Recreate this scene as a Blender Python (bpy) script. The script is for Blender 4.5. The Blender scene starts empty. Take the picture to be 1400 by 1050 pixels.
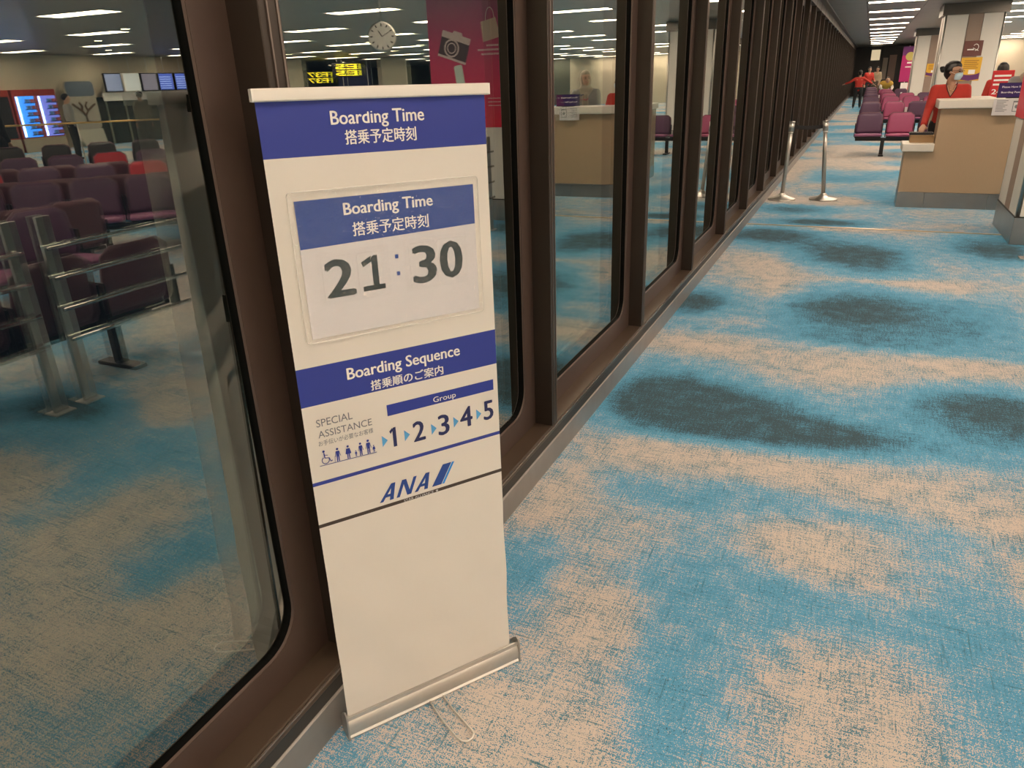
import bpy, bmesh, math, random
import numpy as np
from mathutils import Vector, Matrix, Euler
from mathutils import noise as mnoise
R = math.radians
SC = bpy.context.scene
COL = SC.collection
random.seed(7)

# ------------------------------------------------------------------ camera
yaw, pitch, roll = R(25.114), R(22.471), R(-2.001)
_f = Vector((-math.sin(yaw)*math.cos(pitch), math.cos(yaw)*math.cos(pitch), -math.sin(pitch)))
_r = Vector((math.cos(yaw), math.sin(yaw), 0)); _u = _r.cross(_f)
_r2 = math.cos(roll)*_r + math.sin(roll)*_u; _u2 = -math.sin(roll)*_r + math.cos(roll)*_u
cam_d = bpy.data.cameras.new('camera'); cam = bpy.data.objects.new('camera', cam_d); COL.objects.link(cam)
m = Matrix.Identity(4)
for i in range(3):
    m[i][0] = _r2[i]; m[i][1] = _u2[i]; m[i][2] = -_f[i]
m[2][3] = 1.6
cam.matrix_world = m
cam_d.sensor_fit = 'HORIZONTAL'; cam_d.sensor_width = 36; cam_d.lens = 36*1000/1400
cam_d.clip_start = 0.02; cam_d.clip_end = 300
SC.camera = cam
# ------------------------------------------------------------------ light and exposure
LAMP = (1.0, 0.785, 0.58)
LAMP_STRENGTH = 13.0
w = bpy.data.worlds.new('night'); SC.world = w; w.use_nodes = True
w.node_tree.nodes['Background'].inputs[0].default_value = (0.010, 0.012, 0.018, 1)
w.node_tree.nodes['Background'].inputs[1].default_value = 0.3
SC.view_settings.view_transform = 'Standard'; SC.view_settings.look = 'None'
SC.view_settings.gamma = 1; SC.view_settings.use_curve_mapping = False
SC.view_settings.exposure = 1.02
SC.cycles.max_bounces = 8; SC.cycles.transparent_max_bounces = 24
SC.cycles.glossy_bounces = 5; SC.cycles.diffuse_bounces = 4
SC.cycles.sample_clamp_indirect = 6.0
SC.cycles.caustics_reflective = True; SC.cycles.caustics_refractive = False

# ------------------------------------------------------------------ helpers
def lin(c):
    return tuple(((v/255)/12.92 if v/255 <= .04045 else ((v/255+.055)/1.055)**2.4) for v in c)
def srgb(*c): return lin(c)
MATS = {}
def mat(name, col=(.5,.5,.5), rough=.5, metal=0.0, noise=0.0, nscale=20, bump=0.0, bscale=60, stretch=(1,1,1), spec=.5, emit=None, es=0):
    if name in MATS: return MATS[name]
    M = bpy.data.materials.new(name); M.use_nodes = True; nt = M.node_tree; N = nt.nodes; L = nt.links
    b = N['Principled BSDF']
    b.inputs['Base Color'].default_value = (*col, 1); b.inputs['Roughness'].default_value = rough
    b.inputs['Metallic'].default_value = metal; b.inputs['Specular IOR Level'].default_value = spec
    if emit:
        b.inputs['Emission Color'].default_value = (*emit, 1); b.inputs['Emission Strength'].default_value = es
    tc = N.new('ShaderNodeTexCoord'); mp = N.new('ShaderNodeMapping'); mp.inputs['Scale'].default_value = stretch
    L.new(tc.outputs['Object'], mp.inputs['Vector'])
    nz = N.new('ShaderNodeTexNoise'); nz.inputs['Scale'].default_value = nscale; nz.inputs['Detail'].default_value = 3
    L.new(mp.outputs[0], nz.inputs['Vector'])
    mr = N.new('ShaderNodeMapRange'); mr.inputs['To Min'].default_value = 1-max(noise, .03); mr.inputs['To Max'].default_value = 1+max(noise, .03)
    L.new(nz.outputs['Fac'], mr.inputs['Value'])
    mx = N.new('ShaderNodeVectorMath'); mx.operation = 'SCALE'; mx.inputs[0].default_value = col
    L.new(mr.outputs[0], mx.inputs['Scale']); L.new(mx.outputs[0], b.inputs['Base Color'])
    if bump:
        nb = N.new('ShaderNodeTexNoise'); nb.inputs['Scale'].default_value = bscale; nb.inputs['Detail'].default_value = 3
        L.new(mp.outputs[0], nb.inputs['Vector'])
        bp = N.new('ShaderNodeBump'); bp.inputs['Strength'].default_value = bump; bp.inputs['Distance'].default_value = .01
        L.new(nb.outputs['Fac'], bp.inputs['Height']); L.new(bp.outputs[0], b.inputs['Normal'])
    MATS[name] = M; return M

def glass_mat():
    M = bpy.data.materials.new('window glass'); M.use_nodes = True; nt = M.node_tree; N = nt.nodes; L = nt.links
    N.remove(N['Principled BSDF']); out = N['Material Output']
    fr = N.new('ShaderNodeFresnel'); fr.inputs['IOR'].default_value = 2.0
    a = N.new('ShaderNodeMath'); a.operation = 'ADD'; a.inputs[1].default_value = 1
    d = N.new('ShaderNodeMath'); d.operation = 'MULTIPLY'; d.inputs[1].default_value = 2
    q = N.new('ShaderNodeMath'); q.operation = 'DIVIDE'
    L.new(fr.outputs[0], a.inputs[0]); L.new(fr.outputs[0], d.inputs[0]); L.new(d.outputs[0], q.inputs[0]); L.new(a.outputs[0], q.inputs[1])
    ge = N.new('ShaderNodeNewGeometry'); nb = N.new('ShaderNodeMath'); nb.operation = 'SUBTRACT'; nb.inputs[0].default_value = 1
    L.new(ge.outputs['Backfacing'], nb.inputs[1])
    ff = N.new('ShaderNodeMath'); ff.operation = 'MULTIPLY'; L.new(q.outputs[0], ff.inputs[0]); L.new(nb.outputs[0], ff.inputs[1])
    gl = N.new('ShaderNodeBsdfGlossy'); gl.inputs['Roughness'].default_value = 0.0; gl.inputs['Color'].default_value = (.97, 1, .95, 1)
    tr = N.new('ShaderNodeBsdfTransparent'); tr.inputs['Color'].default_value = (.93, .97, .94, 1)
    ms = N.new('ShaderNodeMixShader'); L.new(ff.outputs[0], ms.inputs[0]); L.new(tr.outputs[0], ms.inputs[1]); L.new(gl.outputs[0], ms.inputs[2])
    L.new(ms.outputs[0], out.inputs['Surface']); return M

def film_mat():
    M = bpy.data.materials.new('clear film'); M.use_nodes = True; nt = M.node_tree; N = nt.nodes; L = nt.links
    N.remove(N['Principled BSDF']); out = N['Material Output']
    tc = N.new('ShaderNodeTexCoord'); nz = N.new('ShaderNodeTexNoise'); nz.inputs['Scale'].default_value = 26; nz.inputs['Detail'].default_value = 4; nz.inputs['Distortion'].default_value = 1.2
    mp = N.new('ShaderNodeMapping'); mp.inputs['Scale'].default_value = (1, 1, 2.2); L.new(tc.outputs['Object'], mp.inputs[0]); L.new(mp.outputs[0], nz.inputs['Vector'])
    bp = N.new('ShaderNodeBump'); bp.inputs['Strength'].default_value = .9; bp.inputs['Distance'].default_value = .026; L.new(nz.outputs['Fac'], bp.inputs['Height'])
    gl = N.new('ShaderNodeBsdfGlossy'); gl.inputs['Roughness'].default_value = .07; L.new(bp.outputs[0], gl.inputs['Normal'])
    tr = N.new('ShaderNodeBsdfTransparent'); tr.inputs['Color'].default_value = (1, 1, 1, 1)
    ms = N.new('ShaderNodeMixShader'); ms.inputs[0].default_value = .040
    L.new(tr.outputs[0], ms.inputs[1]); L.new(gl.outputs[0], ms.inputs[2]); L.new(ms.outputs[0], out.inputs['Surface']); return M

def carpet_mat():
    M = bpy.data.materials.new('woven carpet'); M.use_nodes = True; nt = M.node_tree; N = nt.nodes; L = nt.links
    b = N['Principled BSDF']; b.inputs['Roughness'].default_value = .95; b.inputs['Specular IOR Level'].default_value = .15
    at = N.new('ShaderNodeAttribute'); at.attribute_name = 'tone'
    tc = N.new('ShaderNodeTexCoord')
    def nz(scale, st=(1,1,1), det=2, rot=0):
        mp = N.new('ShaderNodeMapping'); mp.inputs['Scale'].default_value = st; mp.inputs['Rotation'].default_value = (0,0,rot)
        L.new(tc.outputs['Object'], mp.inputs[0]); n = N.new('ShaderNodeTexNoise'); n.inputs['Scale'].default_value = scale; n.inputs['Detail'].default_value = det
        L.new(mp.outputs[0], n.inputs['Vector']); return n.outputs['Fac']
    def mth(op, a, bb=None, c=None):
        n = N.new('ShaderNodeMath'); n.operation = op
        for i, v in enumerate((a, bb, c)):
            if v is None: continue
            if isinstance(v, (int, float)): n.inputs[i].default_value = v
            else: L.new(v, n.inputs[i])
        return n.outputs[0]
    def sm(v, a, bb):
        n = N.new('ShaderNodeMapRange'); n.interpolation_type = 'SMOOTHSTEP'; n.inputs['From Min'].default_value = a; n.inputs['From Max'].default_value = bb
        L.new(v, n.inputs['Value']); return n.outputs[0]
    fine = mth('SUBTRACT', nz(300, (1, 1.0, 1), 1), .5); fine2 = mth('SUBTRACT', nz(110, (1, 1.0, 1), 2), .5)
    sx = mth('SUBTRACT', nz(60, (.16, 2.6, 1), 2, R(3)), .5)
    sy = mth('SUBTRACT', nz(60, (2.6, .16, 1), 2, R(-4)), .5)
    med = mth('SUBTRACT', nz(9, (1, 1, 1), 4), .5)
    t = mth('MULTIPLY_ADD', fine, 3.2, at.outputs['Fac']); t = mth('MULTIPLY_ADD', fine2, 1.6, t)
    t = mth('MULTIPLY_ADD', sx, 1.35, t); t = mth('MULTIPLY_ADD', sy, 1.0, t); t = mth('MULTIPLY_ADD', med, 1.1, t)
    cream = sm(t, .43, .57)
    dark = sm(mth('MULTIPLY', t, -1), .35, .95)
    # sparse darker scratches and paler threads in the weave
    scr = sm(mth('MULTIPLY_ADD', mth('MAXIMUM', nz(20, (.3, 6, 1), 3, R(2)), nz(20, (6, .3, 1), 3, R(-3))), 1, mth('MULTIPLY', fine, .35)), .655, .72)
    mb = N.new('ShaderNodeMix'); mb.data_type = 'RGBA'; mb.inputs[6].default_value = (*BLUE, 1); mb.inputs[7].default_value = (.075, .185, .24, 1); L.new(mth('MULTIPLY', sm(at.outputs['Fac'], .30, .80), .8), mb.inputs[0])
    m1 = N.new('ShaderNodeMix'); m1.data_type = 'RGBA'; m1.inputs[6].default_value = (*BLUE, 1); m1.inputs[7].default_value = (*CREAM, 1); L.new(cream, m1.inputs[0]); L.new(mb.outputs[2], m1.inputs[6])
    m2 = N.new('ShaderNodeMix'); m2.data_type = 'RGBA'; m2.inputs[7].default_value = (*DARK, 1); L.new(m1.outputs[2], m2.inputs[6]); L.new(dark, m2.inputs[0])
    m3 = N.new('ShaderNodeMix'); m3.data_type = 'RGBA'; m3.inputs[7].default_value = (*TEAL, 1); L.new(m2.outputs[2], m3.inputs[6]); L.new(mth('MULTIPLY', scr, .75), m3.inputs[0])
    L.new(m3.outputs[2], b.inputs['Base Color'])
    bp = N.new('ShaderNodeBump'); bp.inputs['Strength'].default_value = .35; bp.inputs['Distance'].default_value = .003
    L.new(nz(420, (1,1,1), 1), bp.inputs['Height']); L.new(bp.outputs[0], b.inputs['Normal'])
    return M
BLUE = (.105, .35, .56); CREAM = (.60, .53, .48); DARK = (.055, .095, .12); TEAL = (.055, .17, .22)

M_BRONZE = mat('bronze frame paint', (.080, .051, .041), .42, .25, .08, 30)
M_FIN = mat('dark bronze mullion', (.044, .032, .025), .36, .4, .10, 12)
M_LEDGE = mat('bronze sill paint', (.090, .062, .044), .38, .3, .12, 8)
M_BLACK = mat('black gasket', (.003, .003, .003), .7, spec=.1)
M_STEEL = mat('brushed steel', (.55, .53, .50), .33, .95, .08, 40, stretch=(1, 8, 1))
M_SKIRT = mat('brushed aluminium skirting', (.31, .29, .275), .42, .55, .12, 14)
M_KICK = mat('kick plate steel', (.34, .33, .32), .30, .85, .14, 5)
M_CHROME = mat('chrome', (.75, .74, .72), .12, 1)
M_GLASS = glass_mat(); M_FILM = film_mat()
M_BANNER = mat('cream vinyl banner', (.90, .85, .79), .42, 0, .02, 6, .10, 9)
M_NAVY = mat('navy print', (.034, .052, .30), .42, 0, .03, 6, .06, 9, spec=.3)
M_BBACK = mat('white vinyl banner back', (.90, .88, .84), .5)
M_NAVY2 = mat('dark navy ink', (.020, .026, .11), .5)
M_BROWNLINE = mat('dark brown print', (.045, .030, .024), .5)
M_WHITE = mat('white print', (.86, .83, .79), .5)
M_RAILW = mat('cream painted rail', (.80, .76, .70), .35)
M_PAPER = mat('white paper', (.66, .64, .66), .6, 0, .02, 40)
M_DIGIT = mat('dark teal ink', (.025, .040, .045), .5)
M_GREYINK = mat('grey ink', (.19, .20, .23), .5)
M_SKYBLUE = mat('light blue ink', (.10, .38, .72), .5)
M_LOGO = mat('blue ink', (.020, .065, .30), .5)
M_WALL = mat('beige wall', (.50, .44, .34), .6, 0, .05, 3)
M_COLW = mat('white column panel', (.70, .66, .60), .4, 0, .03, 3)
M_COLB = mat('brown column panel', (.30, .215, .17), .5, 0, .06, 8)
M_CEIL = mat('grey ceiling panel', (.20, .19, .18), .38, .55, .06, 5)
M_CEILD = mat('dark ceiling void', (.045, .042, .040), .8)
M_LAMP = mat('lamp diffuser', (.9, .9, .9), .5, emit=LAMP, es=LAMP_STRENGTH)
M_DOWN = mat('downlight lens', (.9, .9, .9), .5, emit=(1, .78, .45), es=14)
M_TRIMW = mat('lamp frame', (.5, .49, .47), .4)
M_WOOD = mat('beige counter laminate', (.44, .315, .20), .45, 0, .06, 30, stretch=(6, 6, .6))
M_WORKTOP = mat('cream solid worktop', (.74, .70, .63), .3)
M_DARKWALL = mat('dark panelling', (.035, .028, .026), .4, 0, .1, 5)
M_SEATP = mat('purple leatherette', (.100, .046, .098), .45, 0, .06, 30, .05, 200)
M_SEATK = mat('pink leatherette', (.36, .070, .165), .45, 0, .06, 30, .05, 200)
M_SEATR = mat('red leatherette', (.50, .030, .05), .45, 0, .06, 30, .05, 200)
M_SEATL = mat('mauve seat edge', (.42, .17, .25), .45)
M_SHELL = mat('black seat shell', (.012, .011, .014), .35)
M_SKIN = mat('skin', (.42, .24, .16), .5)
M_HAIR = mat('black hair', (.010, .008, .008), .45)
M_REDJ = mat('red jacket cloth', (.43, .026, .016), .75, 0, .10, 25)
M_BLACKC = mat('black cloth', (.012, .012, .014), .8)
M_GREYC = mat('grey jacket cloth', (.23, .225, .225), .8, 0, .08, 40)
M_HIJAB = mat('beige headscarf', (.33, .28, .22), .75, 0, .1, 30, .1, 60)
M_MASK = mat('pale blue face mask', (.45, .62, .75), .7)
M_EYE = mat('dark eye', (.01, .008, .008), .3)
M_LIP = mat('lips', (.38, .09, .08), .5)

def new_obj(name, me, parent=None):
    o = bpy.data.objects.new(name, me); COL.objects.link(o)
    if parent is not None: o.parent = parent
    return o
def empty(name, loc=(0,0,0), rz=0):
    o = bpy.data.objects.new(name, None); COL.objects.link(o); o.location = loc; o.rotation_euler = (0,0,rz); o.empty_display_size = .1
    return o
def tag(o, label=None, cat=None, group=None, kind=None):
    if label: o['label'] = label
    if cat: o['category'] = cat
    if group: o['group'] = group
    if kind: o['kind'] = kind
    return o
def add_box(bm, x0, x1, y0, y1, z0, z1, mi=0):
    v = [bm.verts.new(p) for p in ((x0,y0,z0),(x1,y0,z0),(x1,y1,z0),(x0,y1,z0),(x0,y0,z1),(x1,y0,z1),(x1,y1,z1),(x0,y1,z1))]
    for f in ((0,3,2,1),(4,5,6,7),(0,1,5,4),(1,2,6,5),(2,3,7,6),(3,0,4,7)):
        fc = bm.faces.new([v[i] for i in f]); fc.material_index = mi
    return v
def fin(bm, name, mats, parent=None, bevel=0, smooth=False, seg=2):
    if bevel:
        bmesh.ops.bevel(bm, geom=list(bm.edges), offset=bevel, segments=seg, affect='EDGES', profile=.5)
    bmesh.ops.recalc_face_normals(bm, faces=list(bm.faces))
    me = bpy.data.meshes.new(name); bm.to_mesh(me); bm.free()
    for mm in (mats if isinstance(mats, (list, tuple)) else [mats]): me.materials.append(mm)
    if smooth:
        me.shade_smooth()
    return new_obj(name, me, parent)
def box(name, b, m_, parent=None, bevel=0):
    bm = bmesh.new(); add_box(bm, *b); return fin(bm, name, m_, parent, bevel)
def loft(bm, pts, radii, n=12, closed=False):
    rings = []
    P = [Vector(p) for p in pts]
    for i, p in enumerate(P):
        if closed: t = (P[(i+1) % len(P)] - P[i-1]).normalized()
        else: t = (P[min(i+1, len(P)-1)] - P[max(i-1, 0)]).normalized()
        up = Vector((0,0,1)) if abs(t.z) < .95 else Vector((0,1,0))
        a = t.cross(up).normalized(); b = t.cross(a)
        r = radii[i] if isinstance(radii, (list, tuple)) else radii
        rings.append([bm.verts.new(p + a*r*math.cos(2*math.pi*k/n) + b*r*math.sin(2*math.pi*k/n)) for k in range(n)])
    m_ = len(rings)
    for i in range(m_ if closed else m_-1):
        for k in range(n):
            bm.faces.new((rings[i][k], rings[i][(k+1)%n], rings[(i+1)%m_][(k+1)%n], rings[(i+1)%m_][k]))
    if not closed:
        bm.faces.new(rings[0][::-1]); bm.faces.new(rings[-1])
def tube(name, pts, r, m_, parent=None, n=12, closed=False):
    bm = bmesh.new(); loft(bm, pts, r, n, closed); return fin(bm, name, m_, parent, 0, True)
def lathe(name, prof, m_, parent=None, n=28, origin=(0,0,0)):
    bm = bmesh.new(); rings = []
    for r, z in prof:
        rings.append([bm.verts.new((origin[0]+max(r,.0005)*math.cos(2*math.pi*k/n), origin[1]+max(r,.0005)*math.sin(2*math.pi*k/n), origin[2]+z)) for k in range(n)])
    for a, b in zip(rings, rings[1:]):
        for k in range(n): bm.faces.new((a[k], a[(k+1)%n], b[(k+1)%n], b[k]))
    bm.faces.new(rings[0][::-1]); bm.faces.new(rings[-1])
    o = fin(bm, name, m_, parent, 0, True)
    md = o.modifiers.new('edges', 'EDGE_SPLIT'); md.split_angle = R(40); return o
def prism(name, pts2, t0, t1, m_, parent=None, axis='x', bevel=0, smooth=False):
    # polygon extruded along an axis: x -> pts (y,z); y -> pts (x,z); z -> pts (x,y)
    bm = bmesh.new()
    def P(a, b, t): return (t, a, b) if axis == 'x' else ((a, t, b) if axis == 'y' else (a, b, t))
    A = [bm.verts.new(P(a, b, t0)) for a, b in pts2]; B = [bm.verts.new(P(a, b, t1)) for a, b in pts2]
    n = len(pts2)
    for i in range(n): bm.faces.new((A[i], A[(i+1)%n], B[(i+1)%n], B[i]))
    bm.faces.new(A[::-1]); bm.faces.new(B)
    o = fin(bm, name, m_, parent, bevel)
    if smooth:
        o.data.shade_smooth(); md = o.modifiers.new('edges', 'EDGE_SPLIT'); md.split_angle = R(35)
    return o
def rrect(x0, x1, z0, z1, r, n=6, rs=None):
    pts = []
    rs = rs or (r, r, r, r)
    for (cx, cz, a0, rr) in ((x1-rs[0], z0+rs[0], -90, rs[0]), (x1-rs[1], z1-rs[1], 0, rs[1]), (x0+rs[2], z1-rs[2], 90, rs[2]), (x0+rs[3], z0+rs[3], 180, rs[3])):
        for k in range(n+1):
            a = R(a0 + 90*k/n); pts.append((cx+rr*math.cos(a), cz+rr*math.sin(a)))
    return pts
def copy_tree(o, parent=None):
    c = o.copy(); COL.objects.link(c); c.parent = parent
    for ch in list(o.children): copy_tree(ch, c)
    return c
# writing: default font, turned into thin geometry and fitted into a box of the plane y = y0 (x right, z up)
_DG = None
def text(name, body, bx, y0, m_, parent, bold=0.0, shear=0.0, thick=.0004, frac_h=None):
    cu = bpy.data.curves.new(name, 'FONT'); cu.body = body; cu.size = 1; cu.offset = 0; cu.resolution_u = 3; cu.shear = shear; cu.fill_mode = 'BOTH'
    o = bpy.data.objects.new(name, cu); COL.objects.link(o)
    dg = bpy.context.evaluated_depsgraph_get(); me = bpy.data.meshes.new_from_object(o.evaluated_get(dg))
    bpy.data.objects.remove(o); bpy.data.curves.remove(cu)
    n = len(me.vertices); a = np.empty(n*3, 'f'); me.vertices.foreach_get('co', a); a = a.reshape(-1, 3)
    lo, hi = a.min(0), a.max(0); x0, x1, z0, z1 = bx
    out = np.empty_like(a)
    out[:,0] = x0 + (a[:,0]-lo[0])/(hi[0]-lo[0])*(x1-x0)
    out[:,2] = z0 + (a[:,1]-lo[1])/(hi[1]-lo[1])*(z1-z0)
    out[:,1] = y0
    me.vertices.foreach_set('co', out.ravel()); me.update()
    me.materials.clear(); me.materials.append(m_); me.name = name
    if bold > 0:   # heavier strokes: the same glyphs struck three times, a hair apart
        bm = bmesh.new(); bm.from_mesh(me); src = list(bm.faces); h = z1-z0; d = bold*h*1.6
        for v in bm.verts: v.co.x -= d
        for dx, dz, dy in ((2*d, 0, .00006), (d, d*.5, .00012), (d, -d*.5, .00018)):
            g = bmesh.ops.duplicate(bm, geom=src)['geom']
            for v in g:
                if isinstance(v, bmesh.types.BMVert): v.co += Vector((dx, -dy, dz))
        bm.to_mesh(me); bm.free()
    o = new_obj(name, me, parent)
    return o
def polys(name, plist, y0, m_, parent):
    bm = bmesh.new()
    for pl in plist:
        bm.faces.new([bm.verts.new((x, y0, z)) for x, z in pl])
    me = bpy.data.meshes.new(name); bm.to_mesh(me); bm.free(); me.materials.append(m_); return new_obj(name, me, parent)
def circ(cx, cz, r, n=14, sx=1): return [(cx+r*sx*math.cos(2*math.pi*k/n), cz+r*math.sin(2*math.pi*k/n)) for k in range(n)]

# ================================================================== STRUCTURE
WX = -1.08; FRX = -1.16; GX = -1.178; CH = 2.87
# ---- carpet floor: the printed pattern is carried by the floor mesh
def axis_pts(parts):
    out = []
    for a, b, s in parts:
        n = max(1, int(round((b-a)/s))); out += [a + (b-a)*i/n for i in range(n)]
    out.append(parts[-1][1]); return np.array(out)
gx = axis_pts([(-1.08, 1.6, .05), (1.6, 6, .12), (6, 40, .6)])
gy = axis_pts([(-7, .3, .4), (.3, 9.5, .05), (9.5, 20, .1), (20, 56, .3)])
XX, YY = np.meshgrid(gx, gy)
def vnoise(x, y, sx, sy, seed):
    rng = np.random.RandomState(seed); T = rng.rand(128, 128)
    u = x/sx + 37.3; v = y/sy + 19.7; iu = np.floor(u).astype(int); iv = np.floor(v).astype(int); fu = u-iu; fv = v-iv
    fu = fu*fu*(3-2*fu); fv = fv*fv*(3-2*fv)
    g = lambda a, b: T[a % 128, b % 128]
    return (g(iu,iv)*(1-fu)+g(iu+1,iv)*fu)*(1-fv) + (g(iu,iv+1)*(1-fu)+g(iu+1,iv+1)*fu)*fv - .5
tone = .42 + .9*vnoise(XX, YY, 1.1, .75, 3) + .5*vnoise(XX, YY, .5, .4, 5) + .25*vnoise(XX, YY, .2, .2, 8)
far = np.clip((YY-9.5)/1.5, 0, 1) + np.clip((XX-1.5)/.6, 0, 1); far = np.clip(far, 0, 1)
tone_far = .40 + 1.7*vnoise(XX, YY, 1.0, .8, 13) + .6*vnoise(XX, YY, .45, .5, 15)
near_t = np.full_like(tone, .46) + .35*vnoise(XX, YY, .6, .45, 21) + .25*vnoise(XX, YY, .22, .2, 22)
# (kind, cx, cy, rx, ry): d = dark medallion with a blue halo, c = cream patch, b = blue patch
BL = [('d', .12, 7.45, .40, .50), ('d', .17, 5.60, .42, .44), ('d', -.80, 3.62, .24, .33), ('d', -.50, 3.50, .26, .20), ('d', -.12, 3.42, .34, .12),
      ('d', .86, 3.98, .27, .24), ('d', -1.0, 5.5, .18, .26), ('d', 1.25, 8.05, .32, .42), ('d', -.76, 8.2, .36, .34), ('d', -.68, 10.0, .3, .3),
      ('d', -.3, 9.1, .34, .16), ('n', -.93, 1.95, .13, .26),
      ('c', .14, 4.33, .50, .34), ('c', -.78, 4.50, .40, .17), ('c', .80, 4.62, .34, .16), ('c', -.05, 3.04, .80, .10), ('c', .75, 2.86, .5, .09), ('c', -.72, 2.95, .3, .16), ('c', -.0, 2.46, .26, .17),
      ('c', .17, 1.62, .26, .34), ('c', -.98, 2.45, .12, .28), ('c', -.56, 1.78, .12, .22), ('c', -.45, 6.2, .18, .5), ('c', .62, 6.45, .34, .22),
      ('c', -.72, 1.36, .16, .14), ('c', .8, 7.55, .25, .6), ('c', -.08, 8.72, .8, .13), ('c', .3, 6.5, .5, .10), ('c', -.7, 6.9, .25, .3), ('c', -.45, 1.35, .10, .16),
      ('b', -.34, 2.06, .20, .22), ('b', .50, 2.42, .20, .3), ('b', -.52, 2.60, .22, .12), ('b', -.1, 2.74, .3, .07), ('b', -.28, 1.55, .12, .25), ('b', .55, 1.75, .12, .4),
      ('b', .3, 3.55, .55, .22), ('b', .45, 3.95, .22, .3), ('b', -.3, 3.80, .30, .14), ('b', .25, 4.9, .9, .10), ('b', .9, 5.4, .25, .5), ('b', .1, 2.12, .3, .10),
      ('c', .62, 1.4, .35, .3), ('c', -.3, 1.1, .4, .2), ('d', 1.5, 2.35, .35, .14), ('b', 1.1, 2.0, .5, .16), ('b', .9, 1.2, .3, .2), ('c', 1.15, 1.6, .3, .25), ('c', .8, 2.5, .4, .16)]
acc = near_t
for k, cx, cy, rx, ry in sorted(BL, key=lambda t: t[0] in 'dn'):
    if k in 'dn': acc = np.maximum(acc, -.05) if not np.any(acc < -.3) else acc
    q = ((XX-cx)/rx)**2 + ((YY-cy)/ry)**2
    if k == 'd':
        acc = acc - .9*np.exp(-(q/3.2)**1.6) - .85*np.exp(-(q/1.0)**1.3)
    elif k == 'n': acc = acc - .9*np.exp(-(q/1.0)**1.2)
    elif k == 'c': acc = acc + .55*np.exp(-q*.8)
    else: acc = np.maximum(acc - .60*np.exp(-q*.8), -.05)
acc = np.where(acc > .45, .45+(acc-.45)*.62, acc); acc = np.where((acc < .3) & (acc > -.35), acc*.75+.06, acc)
tone = np.clip(acc*(1-far) + tone_far*far, -1.15, .86)
nx, ny = len(gx), len(gy)
verts = np.stack([XX.ravel(), YY.ravel(), np.zeros(nx*ny)], 1)
ii, jj = np.meshgrid(np.arange(nx-1), np.arange(ny-1)); q0 = (jj*nx+ii).ravel()
faces = np.stack([q0, q0+1, q0+1+nx, q0+nx], 1)
me = bpy.data.meshes.new('floor'); me.from_pydata(verts.tolist(), [], faces.tolist()); me.update()
at = me.attributes.new('tone', 'FLOAT', 'POINT'); at.data.foreach_set('value', tone.ravel().astype('f'))
me.materials.append(carpet_mat())
floor = tag(new_obj('floor', me), 'blue cream and grey patterned airport carpet', kind='structure')

# ---- window wall
PITCH = 1.483; FY0 = 1.225
wall_left = tag(empty('wall_left'), 'dark bronze window wall with repeating mullions', kind='structure')
K0, K1 = -3, 36
fin_mesh = None
def fin_y(k): return FY0 + PITCH*k
bmf = bmesh.new(); add_box(bmf, FRX-.005, WX, 0, .055, .188, CH-.02)
mul = fin(bmf, 'mullion', M_FIN, wall_left, .002, seg=1); mul.location = (0, fin_y(K0), 0)
# front highlight put into colour: two fine lighter ribs on each mullion face
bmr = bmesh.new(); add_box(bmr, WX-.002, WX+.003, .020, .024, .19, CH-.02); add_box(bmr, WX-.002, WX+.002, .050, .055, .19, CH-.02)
highlight_rib = fin(bmr, 'highlight_rib', mat('mullion rib', (.20, .16, .14), .3, .6), mul)
for k in range(K0+1, K1+1):
    c = copy_tree(mul, wall_left); c.location = (0, fin_y(k), 0)
Y0w, Y1w = fin_y(K0), fin_y(K1)+.055
# sill ledge: nosing, recess and top surface (profile x,z)
prism('sill', [(FRX-.01, .02), (WX-.012, .02), (WX-.012, .150), (WX-.002, .156), (WX, .160), (WX, .172), (WX-.003, .175), (WX-.003, .180), (WX-.001, .183), (WX-.003, .190), (FRX-.01, .190)], Y0w, Y1w, M_LEDGE, wall_left, axis='y')
box('sill_edge', (WX-.001, WX+.004, Y0w, Y1w, .176, .181), mat('sill edge trim', (.30, .25, .22), .25, .7), wall_left)  # lighter metal trim line along the sill nosing
box('sill_recess_shade', (WX-.02, WX-.006, Y0w, Y1w, .109, .154), mat('dark shadow strip', (.03, .027, .024), .5), wall_left)  # dark colour of this strip stands in for shade in the recess
box('header', (FRX-.01, WX+.0, Y0w, Y1w, 2.70, CH), M_FIN, wall_left)
bb = prism('baseboard_left', [(WX-.02, 0), (WX, 0), (WX, .105), (WX-.004, .110), (WX-.02, .110)], Y0w, Y1w, M_SKIRT, None, axis='y')
tag(bb, 'grey metal skirting under the dark windows', kind='structure')
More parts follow.
